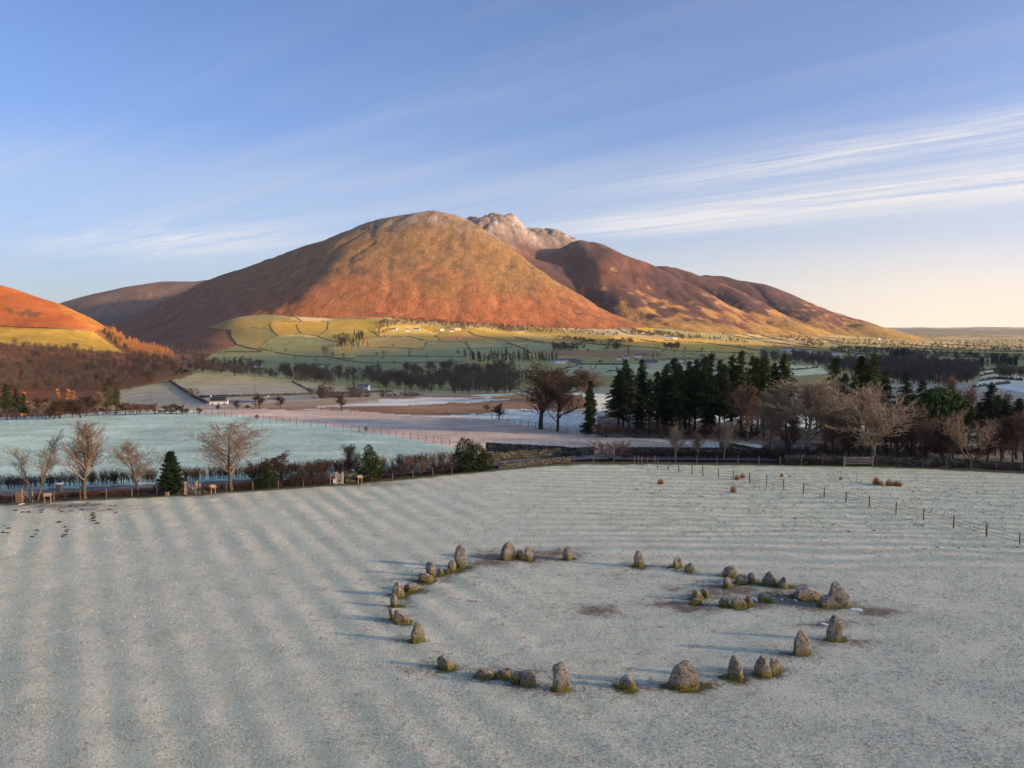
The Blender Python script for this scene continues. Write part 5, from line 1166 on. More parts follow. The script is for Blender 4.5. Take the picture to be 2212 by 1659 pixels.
lane('holly_tree', 'hollytree', 12, 'd', 793, 1.0, 960, 62, 'pointed dark holly tree right of the lectern by the mossy wall', 'tree')
for i, (px, top, w, lab) in enumerate([(846, 1000, 56, 'first bare hedge shrub right of the pointed holly'), (868, 996, 44, 'second bare hedge shrub right of the pointed holly'), (900, 981, 60, 'tallest reddish hedge shrub, left of the big holly'), (930, 1000, 46, 'low hedge shrub right of the tallest reddish one'), (952, 985, 44, 'thin pale hedge shrub left of the big holly'), (972, 992, 40, 'hedge shrub touching the left side of the big holly')]):
    lane('hawthorn_shrub', 'shrub', 13 + i % 3, 'r' if i == 2 else 'h', px, .9 + .5 * (i % 2), top, w, lab, 'shrub', 'hedge shrubs by the lane', rz=i)
lane('holly_bush', 'holly', 16, 'd', 1018, .9, 944, 88, 'big dark holly bush at the crest of the field', 'bush')
for i, (px, top, w, lab) in enumerate([(630, 1012, 40, 'low brown shrub right of the bare hawthorn'), (655, 1008, 40, 'low brown shrub left of the shrub by the pale gate')]):
    lane('hawthorn_shrub', 'shrub', 13 + i, 'h', px, 1.0, top, w, lab, 'shrub', 'hedge shrubs by the lane', rz=2 + i)
lane('bare_shrub', 'shrub', 17, 'r', 1322, 3.0, 944, 82, 'wide fan-shaped bare shrub by the lane below the conifers', 'shrub')
lane('bare_tree', 'up', 18, 'p', 1463, 4.0, 917, 44, 'slim pale bare sapling below the left of the conifers', 'tree')
lane('bare_tree', 'up', 19, 'n', 1512, 4.0, 930, 40, 'thin bare sapling between the two pale saplings', 'tree')
lane('bare_tree', 'spread', 20, 'p', 1568, 4.0, 905, 56, 'slim pale bare sapling right of the fan-shaped shrub', 'tree')
# ------------------------------------------------------------------ the wood on the right
Q5 = lambda a, b: (1080.1 + K * a, 756.06 + K * b)
Q6 = lambda a, b: (1645.0 + K * a, 756.0 + K * b)
def wood(name, kind, seed, m, px, pytop, w, D, label, cat='tree', group=None, rz=0): return plant(name, kind, seed, m, px, None, pytop, w, label, cat, group, D=D, rz=rz)
# big bare trees at the wood's left end
wood('bare_tree', 'round', 31, 'd', 1168, 779, 138, 155, 'tall bare tree with a rounded crown at the left end of the wood')
wood('bare_tree', 'spread', 32, 'd', 1205, 803, 125, 152, 'lower dark bare tree with wide limbs right of the tall bare one')
wood('beech_tree', 'round', 33, 'r', 1271, 788, 100, 205, 'reddish bare beech with a dense round crown behind the single conifer')
wood('conifer', 'skirted', 34, 'd', 1275, 822, 40, 148, 'single conifer bushy to the ground, left of the main conifer row', group='conifers of the wood')
# conifer row (columns, tops, depth)
CON = [(1000, 165, 150, 44), (1042, 200, 158, 40), (1090, 145, 148, 48), (1150, 230, 150, 40), (1200, 160, 152, 42), (1262, 240, 148, 34), (1330, 175, 150, 42), (1385, 230, 158, 38), (1420, 110, 150, 46), (1455, 60, 154, 48), (1520, 120, 148, 44), (1570, 165, 160, 40), (1610, 85, 150, 44), (1655, 70, 158, 42), (1740, 42, 147, 46), (1800, 18, 150, 46), (1860, 75, 156, 42), (1905, 110, 146, 40), (1960, 40, 150, 44), (2060, -5, 148, 50), (2130, 40, 156, 44), (2185, 60, 150, 42)]
for i, (a, b, D, w) in enumerate(CON):
    px, py = Q5(a, b); wood('conifer', 'spruce', 1 + i % 4 + 4 * (i % 2), 'o' if i > 17 else 'd', px, py, w * 1.75, D, '%s conifer from the left in the tall dark row' % ORD[i], group='conifers of the wood', rz=i * 1.3)
CON2 = [(40, 35, 150, 50, 'olive-topped conifer left of the big brown bare tree'), (110, 120, 160, 44, 'shorter conifer behind the olive-topped one'), (225, 28, 158, 50, 'feathery conifer standing clear above the brown bare tree'), (640, 55, 150, 58, 'broad conifer right of the brown bare tree'), (700, 190, 140, 46, 'low conifer between the brown and the pale bare trees'), (850, 38, 146, 48, 'left tree of the twin conifers behind the pale bare tree'), (945, 18, 144, 52, 'right and taller tree of the twin conifers behind the pale bare tree'), (790, 205, 130, 40, 'light green conifer in front of the twin conifers'), (900, 120, 150, 46, 'conifer squeezed between the twin conifers'), (1050, 170, 148, 50, 'conifer sloping down right of the twin conifers'), (1210, 188, 140, 44, 'lone conifer top left of the round pine'), (1960, 285, 128, 56, 'dark conifer right of the round pine'), (2190, 400, 120, 50, 'conifer at the right edge of the picture'), (2080, 420, 140, 44, 'short conifer between the dark one and the right edge')]
for i, (a, b, D, w, lab) in enumerate(CON2):
    px, py = Q6(a, b); wood('conifer', 'spruce', 1 + i % 4 + 4 * ((i + 1) % 2), 'o' if i in (0, 7, 2, 6) else 'd', px, py, w * 1.7, D, lab, group='conifers of the wood', rz=i * 2.1)
# conifers deeper in the wood, seen between the trunks of the front row
r = np.random.default_rng(5)
for i in range(26):
    px = 1325 + 32 * i + r.uniform(-10, 10); wood('conifer', 'spruce', 1 + i % 4 + 4 * (i % 2), 'd', px, r.uniform(772, 820) + (45 if px > 1680 else 0), 62, r.uniform(163, 185), '%s conifer from the left in the back row, half hidden by the front ones' % ORD[i], group='conifers deeper in the wood', rz=i)
# bare broadleaf trees in front
wood('bare_tree', 'round', 35, 'p', Q6(400, 0)[0], Q6(0, 180)[1], 175, 126, 'big brown bare tree with crooked limbs left of the five-barred gate')
wood('bare_tree', 'up', 36, 'n', Q6(560, 0)[0], Q6(0, 240)[1], 96, 132, 'second brown bare tree growing into the big one')
wood('ash_tree', 'round', 37, 'p', Q6(970, 0)[0], Q6(0, 250)[1], 158, 117, 'pale bare ash with a fan-shaped crown in front of the conifers')
wood('bare_tree', 'round', 38, 'r', Q5(2095, 0)[0], Q5(0, 250)[1], 84, 140, 'russet bare tree among the conifers left of the brown one')
wood('bare_tree', 'round', 38, 'n', Q6(90, 0)[0], Q6(0, 400)[1], 90, 126, 'low brown bare tree at the left foot of the big brown one')
wood('pine_tree', 'pine', 39, 'd', Q6(1500, 0)[0], Q6(0, 328)[1], 136, 126, 'green round-topped pine over the right of the wood')
wood('willow_tree', 'multi', 40, 'n', Q6(1815, 0)[0], Q6(0, 490)[1], 92, 112, 'pale-stemmed bare tree leaning out right of the pine')
wood('larch_tree', 'up', 41, 'r', Q6(1650, 0)[0], Q6(0, 195)[1], 60, 165, 'reddish bare larch behind the pine')
wood('larch_tree', 'up', 36, 'r', Q6(1785, 0)[0], Q6(0, 265)[1], 40, 150, 'slender bare larch right of the pine')
wood('larch_tree', 'round', 38, 'r', Q6(2050, 0)[0], Q6(0, 320)[1], 76, 150, 'reddish bare tree behind the dark conifer at the right')
wood('larch_tree', 'round', 33, 'r', Q6(1560, 0)[0], Q6(0, 250)[1], 50, 175, 'faint reddish bare tree left of the bare larch')
for i, (a, b, w, D, s) in enumerate([(1290, 430, 70, 122, 35), (1180, 560, 60, 118, 41), (1420, 560, 56, 118, 36), (1560, 600, 56, 116, 41), (1650, 640, 50, 115, 36), (1940, 560, 70, 116, 35), (2060, 600, 60, 115, 41), (2160, 520, 70, 114, 38), (2260, 480, 76, 116, 35), (250, 560, 70, 120, 41), (620, 500, 66, 121, 38), (760, 560, 60, 118, 36)]):
    px, py = Q6(a, b); wood('bare_tree', 'up' if s in (36, 41) else 'round', s, 'h' if i % 2 else 'r', px, py, w, D, '%s thin dark bare tree of the undergrowth, counted from the left of the gate rightwards' % ORD[i] if i < 9 else ['thin bare tree under the left limbs of the big brown one', 'thin bare tree under the right limbs of the big brown one', 'thin bare tree just left of the pale ash'][i - 9], group='undergrowth trees of the wood', rz=i)
for i in range(22):                                   # bare poles of trunks deeper in the right half
    px = 1900 + 15.5 * i + r.uniform(-5, 5); wood('conifer', 'spruce', (2, 6, 3, 7)[i % 4], 'd', px, r.uniform(850, 900), 50, r.uniform(119, 150), '%s dark conifer stem from the left in the right half of the wood' % ORD[i], group='dark stems in the right half of the wood', rz=i * .7)
for i in range(14):
    px = 1310 + 62 * i; p = ground(px, 144 if px < 1640 else 119); plant('undergrowth_shrub', 'shrub', 13 + i % 3, 'h', px, None, zat(0, 0, 1) * 0 + (915 if px < 1640 else 955) + r.uniform(-8, 8), 62, '%s brown shrub from the left along the foot of the wood' % ORD[i], 'shrub', 'shrubs at the foot of the wood', D=p[1], rz=i)
# small trees on the plateau
for px, base, top, w, kind, seed, m, lab in [(1078, 907, 868, 24, 'thorn', 7, 'd', 'small dark thorn tree by the fence left of the tall bare tree'), (1052, 888, 871, 22, 'thorn', 7, 'r', 'low round thorn bush left of the small dark thorn tree'), (736, 887, 846, 18, 'thorn', 7, 'd', 'small thorn tree on the far edge of the pinkish field'),
    (558, 883, 846, 26, 'thorn', 42, 'd', 'dark thorn tree between the two white houses'), (604, 881, 850, 20, 'thorn', 42, 'd', 'dark thorn tree at the right of the smaller white house'), (509, 885, 862, 13, 'thorn', 7, 'd', 'small thorn tree right of the solar-roofed house'), (532, 884, 873, 11, 'thorn', 42, 'd', 'tiny thorn bush right of the solar-roofed house'), (468, 885, 873, 9, 'thorn', 7, 'd', 'tiny thorn bush in front of the solar-roofed house'), (427, 896, 877, 13, 'thorn', 42, 'd', 'thorn bush at the left end of the long fence'), (552, 905, 894, 12, 'thorn', 7, 'd', 'small round thorn bush on the long fence'), (789, 932, 920, 8, 'thorn', 7, 'd', 'tiny gnarled thorn on the long fence'),
    (354, 894, 872, 18, 'thorn', 42, 'r', 'first of the five hedge thorns at the top of the green pasture'), (366, 894, 870, 16, 'thorn', 7, 'r', 'second of the five hedge thorns at the top of the green pasture'), (377, 894, 868, 17, 'thorn', 42, 'h', 'third of the five hedge thorns at the top of the green pasture'), (390, 894, 872, 16, 'thorn', 7, 'h', 'fourth of the five hedge thorns at the top of the green pasture'), (400, 894, 879, 12, 'thorn', 42, 'h', 'fifth of the five hedge thorns at the top of the green pasture'), (330, 895, 868, 20, 'thorn', 7, 'r', 'reddish thorn left of the five hedge thorns')]:
    plant('thorn_tree', kind, seed, m, px, base, top, w, lab, 'tree', 'thorns on the plateau')
# strip of trees at the top left of the green pasture
for i, (px, top, w, kind, seed, m, lab) in enumerate([(8, 828, 40, 'spruce', 2, 'd', 'dark pine at the left edge behind the green pasture'), (28, 838, 34, 'spruce', 6, 'd', 'second dark pine from the left edge'), (45, 848, 26, 'spruce', 1, 'd', 'shorter dark pine right of the second'), (60, 870, 40, 'round', 38, 'n', 'bare tree right of the dark pines at the left edge'), (92, 866, 40, 'up', 36, 'n', 'second bare tree right of the dark pines'), (122, 858, 46, 'round', 35, 'h', 'dark bare tree in the middle of the strip at the top left'), (150, 858, 44, 'round', 38, 'h', 'dark round bare tree right of the middle of the strip'), (180, 850, 40, 'round', 35, 'h', 'bare tree left of the lit green pine'), (225, 826, 30, 'spruce', 3, 'o', 'tall lit green pine at the right of the strip'), (246, 823, 26, 'spruce', 7, 'o', 'twin lit green pine, right one of the two'), (205, 845, 34, 'up', 41, 'n', 'bare tree left of the lit green pines'), (232, 862, 40, 'multi', 40, 'p', 'pale forked birch below the lit green pines'), (265, 866, 34, 'round', 38, 'r', 'reddish bare tree right of the lit green pines'), (292, 868, 38, 'thorn', 42, 'r', 'reddish round thorn near the right end of the strip'), (310, 876, 28, 'thorn', 7, 'r', 'last reddish thorn at the right end of the strip'), (18, 868, 40, 'round', 35, 'n', 'bare tree in front of the left dark pines'), (110, 872, 36, 'thorn', 42, 'h', 'low bare thorn in the middle of the strip'), (168, 872, 40, 'thorn', 7, 'h', 'low bare thorn right of the middle thorn')]):
    D = 176 + 3 * (i % 4) if px < 200 else 186 + 3 * (i % 3)
    plant('strip_tree', kind, seed, m, px, None, top, w, lab, 'tree', 'trees at the top left of the pasture', D=D, rz=i)
for i in range(24):
    px = -20 + 14 * i + r.uniform(-4, 4); kd, sd = (('round', 35), ('thorn', 42), ('round', 38), ('up', 36))[i % 4]
    plant('strip_tree', kd, sd, 'h' if i % 3 else 'n', px, None, r.uniform(852, 874) if px < 250 else r.uniform(868, 880), 34, '%s bare tree from the left in the dense back of the strip above the pasture' % ORD[i], 'tree', 'trees at the back of the strip', D=float(np.interp(px, (0, 330), (190, 200)) + r.uniform(0, 14)), rz=i)
hedge('hedge', [place(px, py)[0] for px, py in ((-60, 912), (0, 908), (100, 902), (200, 897), (300, 893), (400, 893))], 1.1, .9, 'low tawny bank at the top of the green pasture', simple('tawny_bank', (.20, .12, .06), (.13, .09, .06), .5), 9, .5)
# ------------------------------------------------------------------ valley: woods, walls, houses
r = np.random.default_rng(77)
def low_tree(seed, n1_=9, n2_=6, n3_=4, wid=.42, rt=.016, trunk=.22):
    q = np.random.default_rng(seed); A, B, RA, RB = [np.zeros(3)], [np.array((q.normal() * .02, q.normal() * .02, .8))], [.03], [.008]
    for i in range(n1_):
        t = trunk + (.9 - trunk) * (i + q.random()) / n1_; a = q.uniform(0, 6.28); L_ = wid * (1.15 - .75 * t) * q.uniform(.7, 1.1); p = np.array((0, 0, .8 * t)); e = p + np.array((math.cos(a) * L_, math.sin(a) * L_, L_ * q.uniform(.45, 1.0)))
        A.append(p); B.append(e); RA.append(rt); RB.append(rt * .5)
        for j in range(n2_):
            t2 = q.uniform(.3, 1); p2 = p + (e - p) * t2; e2 = p2 + q.normal(size=3) * .10 + np.array((0, 0, .08)); A.append(p2); B.append(e2); RA.append(rt * .6); RB.append(rt * .35)
            for k in range(n3_):
                p3 = p2 + (e2 - p2) * q.uniform(.3, 1); A.append(p3); B.append(p3 + q.normal(size=3) * .055 + np.array((0, 0, .03))); RA.append(rt * .42); RB.append(rt * .25)
    A, B = np.array(A), np.array(B); k = 1 / B[:, 2].max(); v, f = prisms(A * k, B * k, np.array(RA) * k, np.array(RB) * k, 3)
    return v, f
def low_conifer(seed, w=.2, n=46, s=.11):
    q = np.random.default_rng(seed); t = q.uniform(.06, 1, n) ** .8; a = q.uniform(0, 6.28, n); R_ = w * (1 - t) ** .8 * q.uniform(.3, 1, n)
    v, f = leaf_tris(np.stack([np.cos(a) * R_, np.sin(a) * R_, t], -1), s * (1.15 - .7 * t), q, .2, 3)
    tv, tf = prisms(np.array([(0, 0, 0.)]), np.array([(0, 0, .9)]), np.array([.016]), np.array([.004]), 4)
    return join([(v, f), (tv, tf)])
LT = [low_tree(s, 12, 6, 4, .46, .014, .08 + .04 * (s % 3)) for s in range(6)]; LTS = [low_tree(s + 20, 7, 5, 3, .5, .022, .1) for s in range(4)]; LC = [low_conifer(s) for s in range(4)]; LL = [low_conifer(s + 9, .21, 60, .10) for s in range(4)]
def scatter(name, pts, hts, lib, m, label, widef=1.0):
    parts = []
    for p, h in zip(pts, hts):
        v, f = lib[r.integers(len(lib))]; a = r.uniform(0, 6.28); c, s = math.cos(a), math.sin(a); w = h * widef * r.uniform(.85, 1.2)
        q = np.stack([(v[:, 0] * c - v[:, 1] * s) * w, (v[:, 0] * s + v[:, 1] * c) * w, v[:, 2] * h - .3], -1) + p; parts.append((q, f))
    o = obj(name, mesh(name, *join(parts), [m])); tag(o, label, 'wood' if 'hedge' not in name else 'hedgerow', kind='stuff'); return o
def inpts(poly, n, surf=None):
    poly = np.array(poly); out = []; lo, hi = poly.min(0), poly.max(0)
    while len(out) < n:
        q = r.uniform(lo, hi, (n * 3, 2)); q = q[inpoly(q[:, 0], q[:, 1], poly)]; out.extend(q.tolist())
    q = np.array(out[:n]); P = place(q[:, 0], q[:, 1]); return P[~np.isnan(P[:, 2])]
def fm(name, a, b, s=.02): return simple(name, a, b, s, .95)
M_WD = fm('bare_wood_grey', (.10, .072, .052), (.165, .12, .085)); M_WD2 = fm('bare_wood_brown', (.13, .075, .05), (.20, .12, .075)); M_WDD = fm('dark_conifer_wood', (.018, .028, .018), (.035, .045, .024)); M_WDB = fm('far_wood', (.09, .072, .06), (.14, .11, .09)); M_GORSE = fm('gorse', (.03, .03, .02), (.05, .045, .025))
WOODS = [('hillside_wood', Z7([(0, 590), (80, 560), (160, 590), (400, 612), (640, 630), (700, 655), (1000, 668), (1140, 668), (1400, 710), (1480, 780), (1440, 850), (1350, 885), (1000, 960), (700, 960), (200, 1000), (-1500, 1010), (-1500, 560)]), 900, (9, 18), LT, M_WD, 'grey bare wood covering the lower slope of the left hill'),
    ('valley_wood', Z8([(230, 590), (400, 580), (560, 615), (700, 650), (800, 610), (1100, 620), (1200, 655), (1270, 600), (1480, 570), (1700, 560), (1780, 590), (2000, 575), (2212, 560), (2300, 780), (1900, 795), (1500, 785), (1200, 745), (1050, 725), (1000, 695), (760, 705), (600, 722), (400, 695), (240, 650)]), 430, (8, 19), LT, M_WD, 'grey bare wood filling the valley floor in the middle'),
    ('valley_wood', Z8([(-600, 560), (0, 600), (230, 625), (220, 665), (0, 655), (-500, 600)]), 70, (8, 12), LT, M_WD, 'strip of bare trees above the pale field on the left'),
    ('conifer_belt', Z8([(1800, 468), (2212, 465), (2600, 480), (2600, 525), (2212, 528), (1800, 522)]), 70, (12, 18), LC, M_WDD, 'dark conifer belt in the middle of the valley'),
    ('slope_wood', Z8([(1060, 220), (1160, 165), (1500, 170), (1760, 185), (2212, 205), (2212, 268), (1900, 250), (1600, 228), (1450, 212), (1250, 215), (1180, 240), (1180, 292), (1060, 285)]), 190, (11, 17), LT, M_WD2, 'brown bare wood along the foot of the great fell'),
    ('slope_wood', ZR([(0, 200), (250, 225), (600, 245), (800, 272), (1000, 285), (1000, 298), (600, 288), (300, 275), (0, 272)]), 120, (9, 14), LT, M_WD2, 'thin brown wood continuing right along the foot of the great fell'),
    ('slope_wood', Z8([(690, 300), (790, 290), (800, 330), (760, 410), (700, 340)]), 22, (12, 17), LT, M_WD, 'bare trees at the left of the larch clump'),
    ('conifer_clump', Z8([(730, 360), (880, 290), (960, 300), (960, 395), (900, 410), (730, 415)]), 46, (16, 24), LC, M_WDD, 'dark conifers in the middle of the larch clump'),
    ('valley_wood', ZR([(440, 385), (700, 382), (720, 412), (640, 432), (450, 424)]), 60, (11, 16), LT, M_WD, 'rectangular dark wood among the green fields'),
    ('slope_wood', ZR([(540, 322), (800, 348), (790, 368), (540, 335)]), 40, (9, 14), LT, M_WD2, 'narrow brown wood on the sunny fields'), ('slope_wood', ZR([(900, 340), (1130, 342), (1120, 372), (920, 356)]), 36, (9, 14), LT, M_WD2, 'second narrow brown wood on the sunny fields'),
    ('conifer_clump', ZR([(910, 398), (1020, 390), (1020, 418), (910, 420)]), 14, (14, 22), LC, M_WDD, 'small dark conifer clump above the white houses'),
    ('slope_wood', ZR([(1040, 262), (1120, 262), (1300, 280), (1450, 275), (1560, 305), (1560, 335), (1380, 312), (1280, 302), (1120, 300), (1040, 280)]), 90, (10, 16), LT, M_WD, 'dark wood below the small golden enclosure'), ('slope_wood', ZR([(1590, 298), (1900, 320), (2080, 352), (2080, 368), (1800, 345), (1590, 324)]), 90, (9, 14), LC, M_WDD, 'dark conifer plantation strip below the second fell'),
    ('slope_wood', ZR([(1380, 385), (1510, 380), (1520, 422), (1380, 418)]), 34, (11, 17), LT, M_WD2, 'square brown wood on the sunny fields'),
    ('slope_wood', ZS([(150, 292), (300, 290), (450, 328), (530, 385), (480, 402), (300, 356), (160, 318)]), 120, (9, 14), LT, M_WD2, 'brown wood at the foot of the third fell'),
    ('far_wood', ZS([(0, 450), (480, 480), (560, 500), (700, 530), (1000, 500), (1250, 480), (1500, 530), (1820, 552), (1850, 610), (1800, 700), (1600, 720), (1300, 720), (900, 650), (500, 560), (300, 530), (0, 530)]), 600, (8, 21), LT, M_WDB, 'blue-grey bare wood filling the valley behind the conifers on the right'), ('far_wood', ZS([(1050, 470), (1240, 462), (1240, 500), (1100, 510)]), 30, (16, 24), LC, M_WDD, 'dark conifers standing in the far wood on the right'),
    ('far_wood', ZS([(1980, 610), (2212, 605), (2400, 610), (2400, 665), (1990, 660)]), 50, (9, 13), LT, M_WD, 'bare copse among the white fields at the right edge'), ('far_wood', ZS([(1850, 525), (2160, 520), (2160, 570), (1850, 575)]), 60, (12, 18), LC, M_WDD, 'dark wood above the white fields at the right edge'),
    ('far_wood', ZS([(600, 400), (1000, 400), (1400, 440), (1900, 470), (2212, 480), (2212, 520), (1800, 500), (1200, 470), (800, 450), (560, 440)]), 300, (8, 14), LT, M_WDB, 'scattered trees along the sunny valley on the right'), ('far_wood', ZS([(640, 330), (1000, 340), (1500, 360), (2212, 380), (2212, 440), (1500, 420), (900, 390), (600, 370)]), 260, (8, 14), LT, M_WDB, 'scattered trees in the far valley on the right'),
    ('far_wood', ZS([(1400, 345), (1900, 350), (2212, 340), (2212, 360), (1800, 375), (1450, 365)]), 120, (10, 16), LC, M_WDB, 'far dark plantation below the skyline on the right')]
P = np.array([ground(q, d) for q, d in zip(r.uniform(670, 930, 46), r.uniform(480, 700, 46))]); scatter('valley_wood', P, r.uniform(8, 15, len(P)), LT, M_WD, 'thin row of bare trees just beyond the crest of the rushy field')
for name, poly, n, (h0, h1), lib, m, lab in WOODS:
    P = inpts(poly, n); scatter(name, P, r.uniform(h0, h1, len(P)), lib, m, lab, 1.0)
P = inpts(Z7([(700, 650), (1000, 665), (1400, 720), (1580, 830), (1480, 850), (1350, 750), (1100, 690)]), 60); scatter('gorse_scrub', P, r.uniform(3, 6, len(P)), LTS, M_GORSE, 'dark gorse along the upper edge of the hillside wood', 1.6)
P = inpts(Z7([(1380, 590), (1560, 560), (1900, 590), (1880, 610), (1600, 600), (1400, 610)]), 50); scatter('gorse_scrub', P, r.uniform(4, 8, len(P)), LTS, M_GORSE, 'dark scrub in the side valley', 1.6)
P = inpts(Z7([(1480, 660), (1700, 640), (1800, 700), (2212, 740), (2212, 800), (1650, 780), (1500, 720)]), 90); scatter('valley_wood', P, r.uniform(9, 15, len(P)), LT, M_WD, 'bare trees at the mouth of the side valley')
P = inpts(Z7([(880, 490), (970, 455), (1010, 490), (1250, 580), (1400, 640), (1490, 695), (1400, 712), (1250, 690), (1100, 660), (1000, 610)]), 260); scatter('larch_plantation', P, r.uniform(13, 19, len(P)), LL, M_LARCH, 'glowing orange larch plantation on the shoulder of the left hill')
P = inpts(Z7([(870, 470), (900, 480), (1050, 600), (1080, 640), (1000, 610), (900, 540)]), 40); scatter('conifer_clump', P, r.uniform(12, 17, len(P)), LC, M_WDD, 'dark conifer edge left of the orange larches')
# field-boundary trees and bushes of the wider valley
k = (gapG < 7) & (DG > 1000) & (DG < 6500) & (PX > -30) & (PX < 2260) & ((PX > 1110) | (DG < 1800)) & (PX > 430)
run = np.minimum.accumulate(PY, axis=0); k &= PY <= run + .3
ii = np.nonzero(k.ravel())[0]; wgt = (DG.ravel()[ii] ** 1.6); ii = r.choice(ii, 900, False, wgt / wgt.sum())
P = np.stack([XG.ravel()[ii], YG.ravel()[ii], ZG.ravel()[ii]], -1); scatter('hedgerow_trees', P, r.uniform(3, 10, len(P)), LTS, M_WDB, 'hedgerow trees and bushes between the far fields', 1.1)
# single trees that stand clear
for i, (pz, h, lib, m, lab) in enumerate([(Z8([(1120, 470)])[0], 15, LT, M_WD, 'lone round bare tree in the grey field below the larch clump'), (Z8([(1065, 470)])[0], 10, LT, M_WD, 'smaller bare tree left of the lone round one'), (Z8([(1755, 472)])[0], 14, LT, M_WD, 'pair-like bare tree left of the dark conifer belt'), (Z8([(1325, 590)])[0], 17, LT, M_WD, 'bare tree standing out above the valley wood'), (Z8([(1740, 335)])[0], 7, LTS, M_GORSE, 'dark round bush in the tan field'), (Z8([(785, 490)])[0], 13, LT, M_WD, 'bare tree in the green field left of the larch clump foot'), (Z8([(690, 480)])[0], 15, LT, M_WD, 'brown bare tree below the larch clump'), (Z8([(625, 470)])[0], 24, LT, M_WD2, 'tall russet bare tree left of the larch clump'), (Z8([(180, 430)])[0], 10, LT, M_WD2, 'small russet tree in the shaded field at the left'), (Z8([(300, 440)])[0], 12, LT, M_WD, 'spreading bare tree in the shaded field at the left'), (Z8([(1130, 315)])[0], 10, LTS, M_GORSE, 'dark bushy tree left of the bright field'), (Z8([(1205, 398)])[0], 8, LTS, M_GORSE, 'dark bush on the wall above the grey field'),
    (Z8([(990, 395)])[0], 33, LL, M_LARCH, 'tall glowing larch at the right of the larch clump'), (Z8([(970, 350)])[0], 26, LL, M_LARCH, 'glowing larch behind the tall one'), (Z8([(780, 425)])[0], 20, LL, M_LARCH, 'left front larch of the larch clump'), (Z8([(815, 428)])[0], 18, LL, M_LARCH, 'middle front larch of the larch clump'), (Z8([(855, 430)])[0], 17, LL, M_LARCH, 'right front larch of the larch clump'), (Z8([(1120, 285)])[0], 24, LL, M_LARCH, 'russet larch at the left end of the foot wood'), (Z8([(1160, 280)])[0], 26, LL, M_LARCH, 'second russet larch at the left end of the foot wood'), (Z8([(1085, 285)])[0], 18, LL, M_LARCH, 'shorter russet larch at the left end of the foot wood'), (ZR([(850, 372)])[0], 12, LT, M_WD, 'round bare tree on the sunny fields'), (ZR([(1330, 402)])[0], 13, LC, M_WDD, 'dark evergreen on the sunny fields'), (ZR([(1085, 432)])[0], 17, LC, M_WDD, 'lone dark conifer above the white houses'), (ZR([(1560, 428)])[0], 12, LT, M_WD, 'bare tree right of the square brown wood'), (ZR([(1700, 440)])[0], 18, LT, M_WD, 'large bare tree right of the square brown wood'), (ZR([(45, 268)])[0], 20, LC, M_WDD, 'dark conifer left of the cream farmhouse'), (ZR([(390, 520)])[0], 17, LC, M_WDD, 'dark round conifer left of the slate-roofed farm'),
    (ZR([(1140, 188)])[0], 9, LTS, M_GORSE, 'first dark thorn in the golden enclosure'), (ZR([(1190, 200)])[0], 10, LTS, M_GORSE, 'second dark thorn in the golden enclosure'), (ZR([(1265, 215)])[0], 9, LTS, M_GORSE, 'third dark thorn in the golden enclosure'), (Z7([(115, 605)])[0], 20, LT, M_WD, 'tall bare tree breaking the edge of the yellow field'), (Z7([(635, 645)])[0], 17, LT, M_WD, 'bare tree at the lower edge of the yellow field'), (Z7([(1570, 1030)])[0], 9, LT, M_WD, 'bare tree on the dark wall above the solar-roofed house'), (Z7([(1620, 1035)])[0], 9, LTS, M_WD, 'bushy tree at the lower end of the dark wall'), (Z7([(185, 1035)])[0], 12, LL, M_LARCH, 'small glowing larch behind the left pines'), (Z7([(470, 1030)])[0], 11, LL, M_LARCH, 'glowing larch left of the lit green pines'), (Z7([(560, 1028)])[0], 10, LL, M_LARCH, 'second glowing larch left of the lit green pines'), (Z7([(600, 1028)])[0], 9, LL, M_LARCH, 'third glowing larch left of the lit green pines'), (Z8([(870, 765)])[0], 13, LC, M_WDD, 'dark evergreen left of the white cottage'), (ZR([(1290, 495)])[0], 14, LC, M_WDD, 'dark tree right of the white houses in the valley')]):
    P = place(*pz)
    if 'glowing larch left of the lit' in lab or 'small glowing larch behind' in lab: P = ground(pz[0], 520)[None]; h = zat(pz[0], {47: 846, 120: 838, 143: 841, 153: 845}[int(pz[0])], 520) - P[0, 2]
    if np.isnan(P[0, 2]): continue
    v, f = lib[i % len(lib)]; w = h * (1.0 if lib is not LTS else 1.5); nm = 'larch_tree' if m is M_LARCH else ('conifer' if lib is LC else 'bare_tree' if m is not M_GORSE else 'thorn_bush')
    o = obj(nm, mesh(nm, v * np.array((w, w, h)), f, [m]), None, P[0]); tag(o, lab, 'bush' if m is M_GORSE else 'tree')

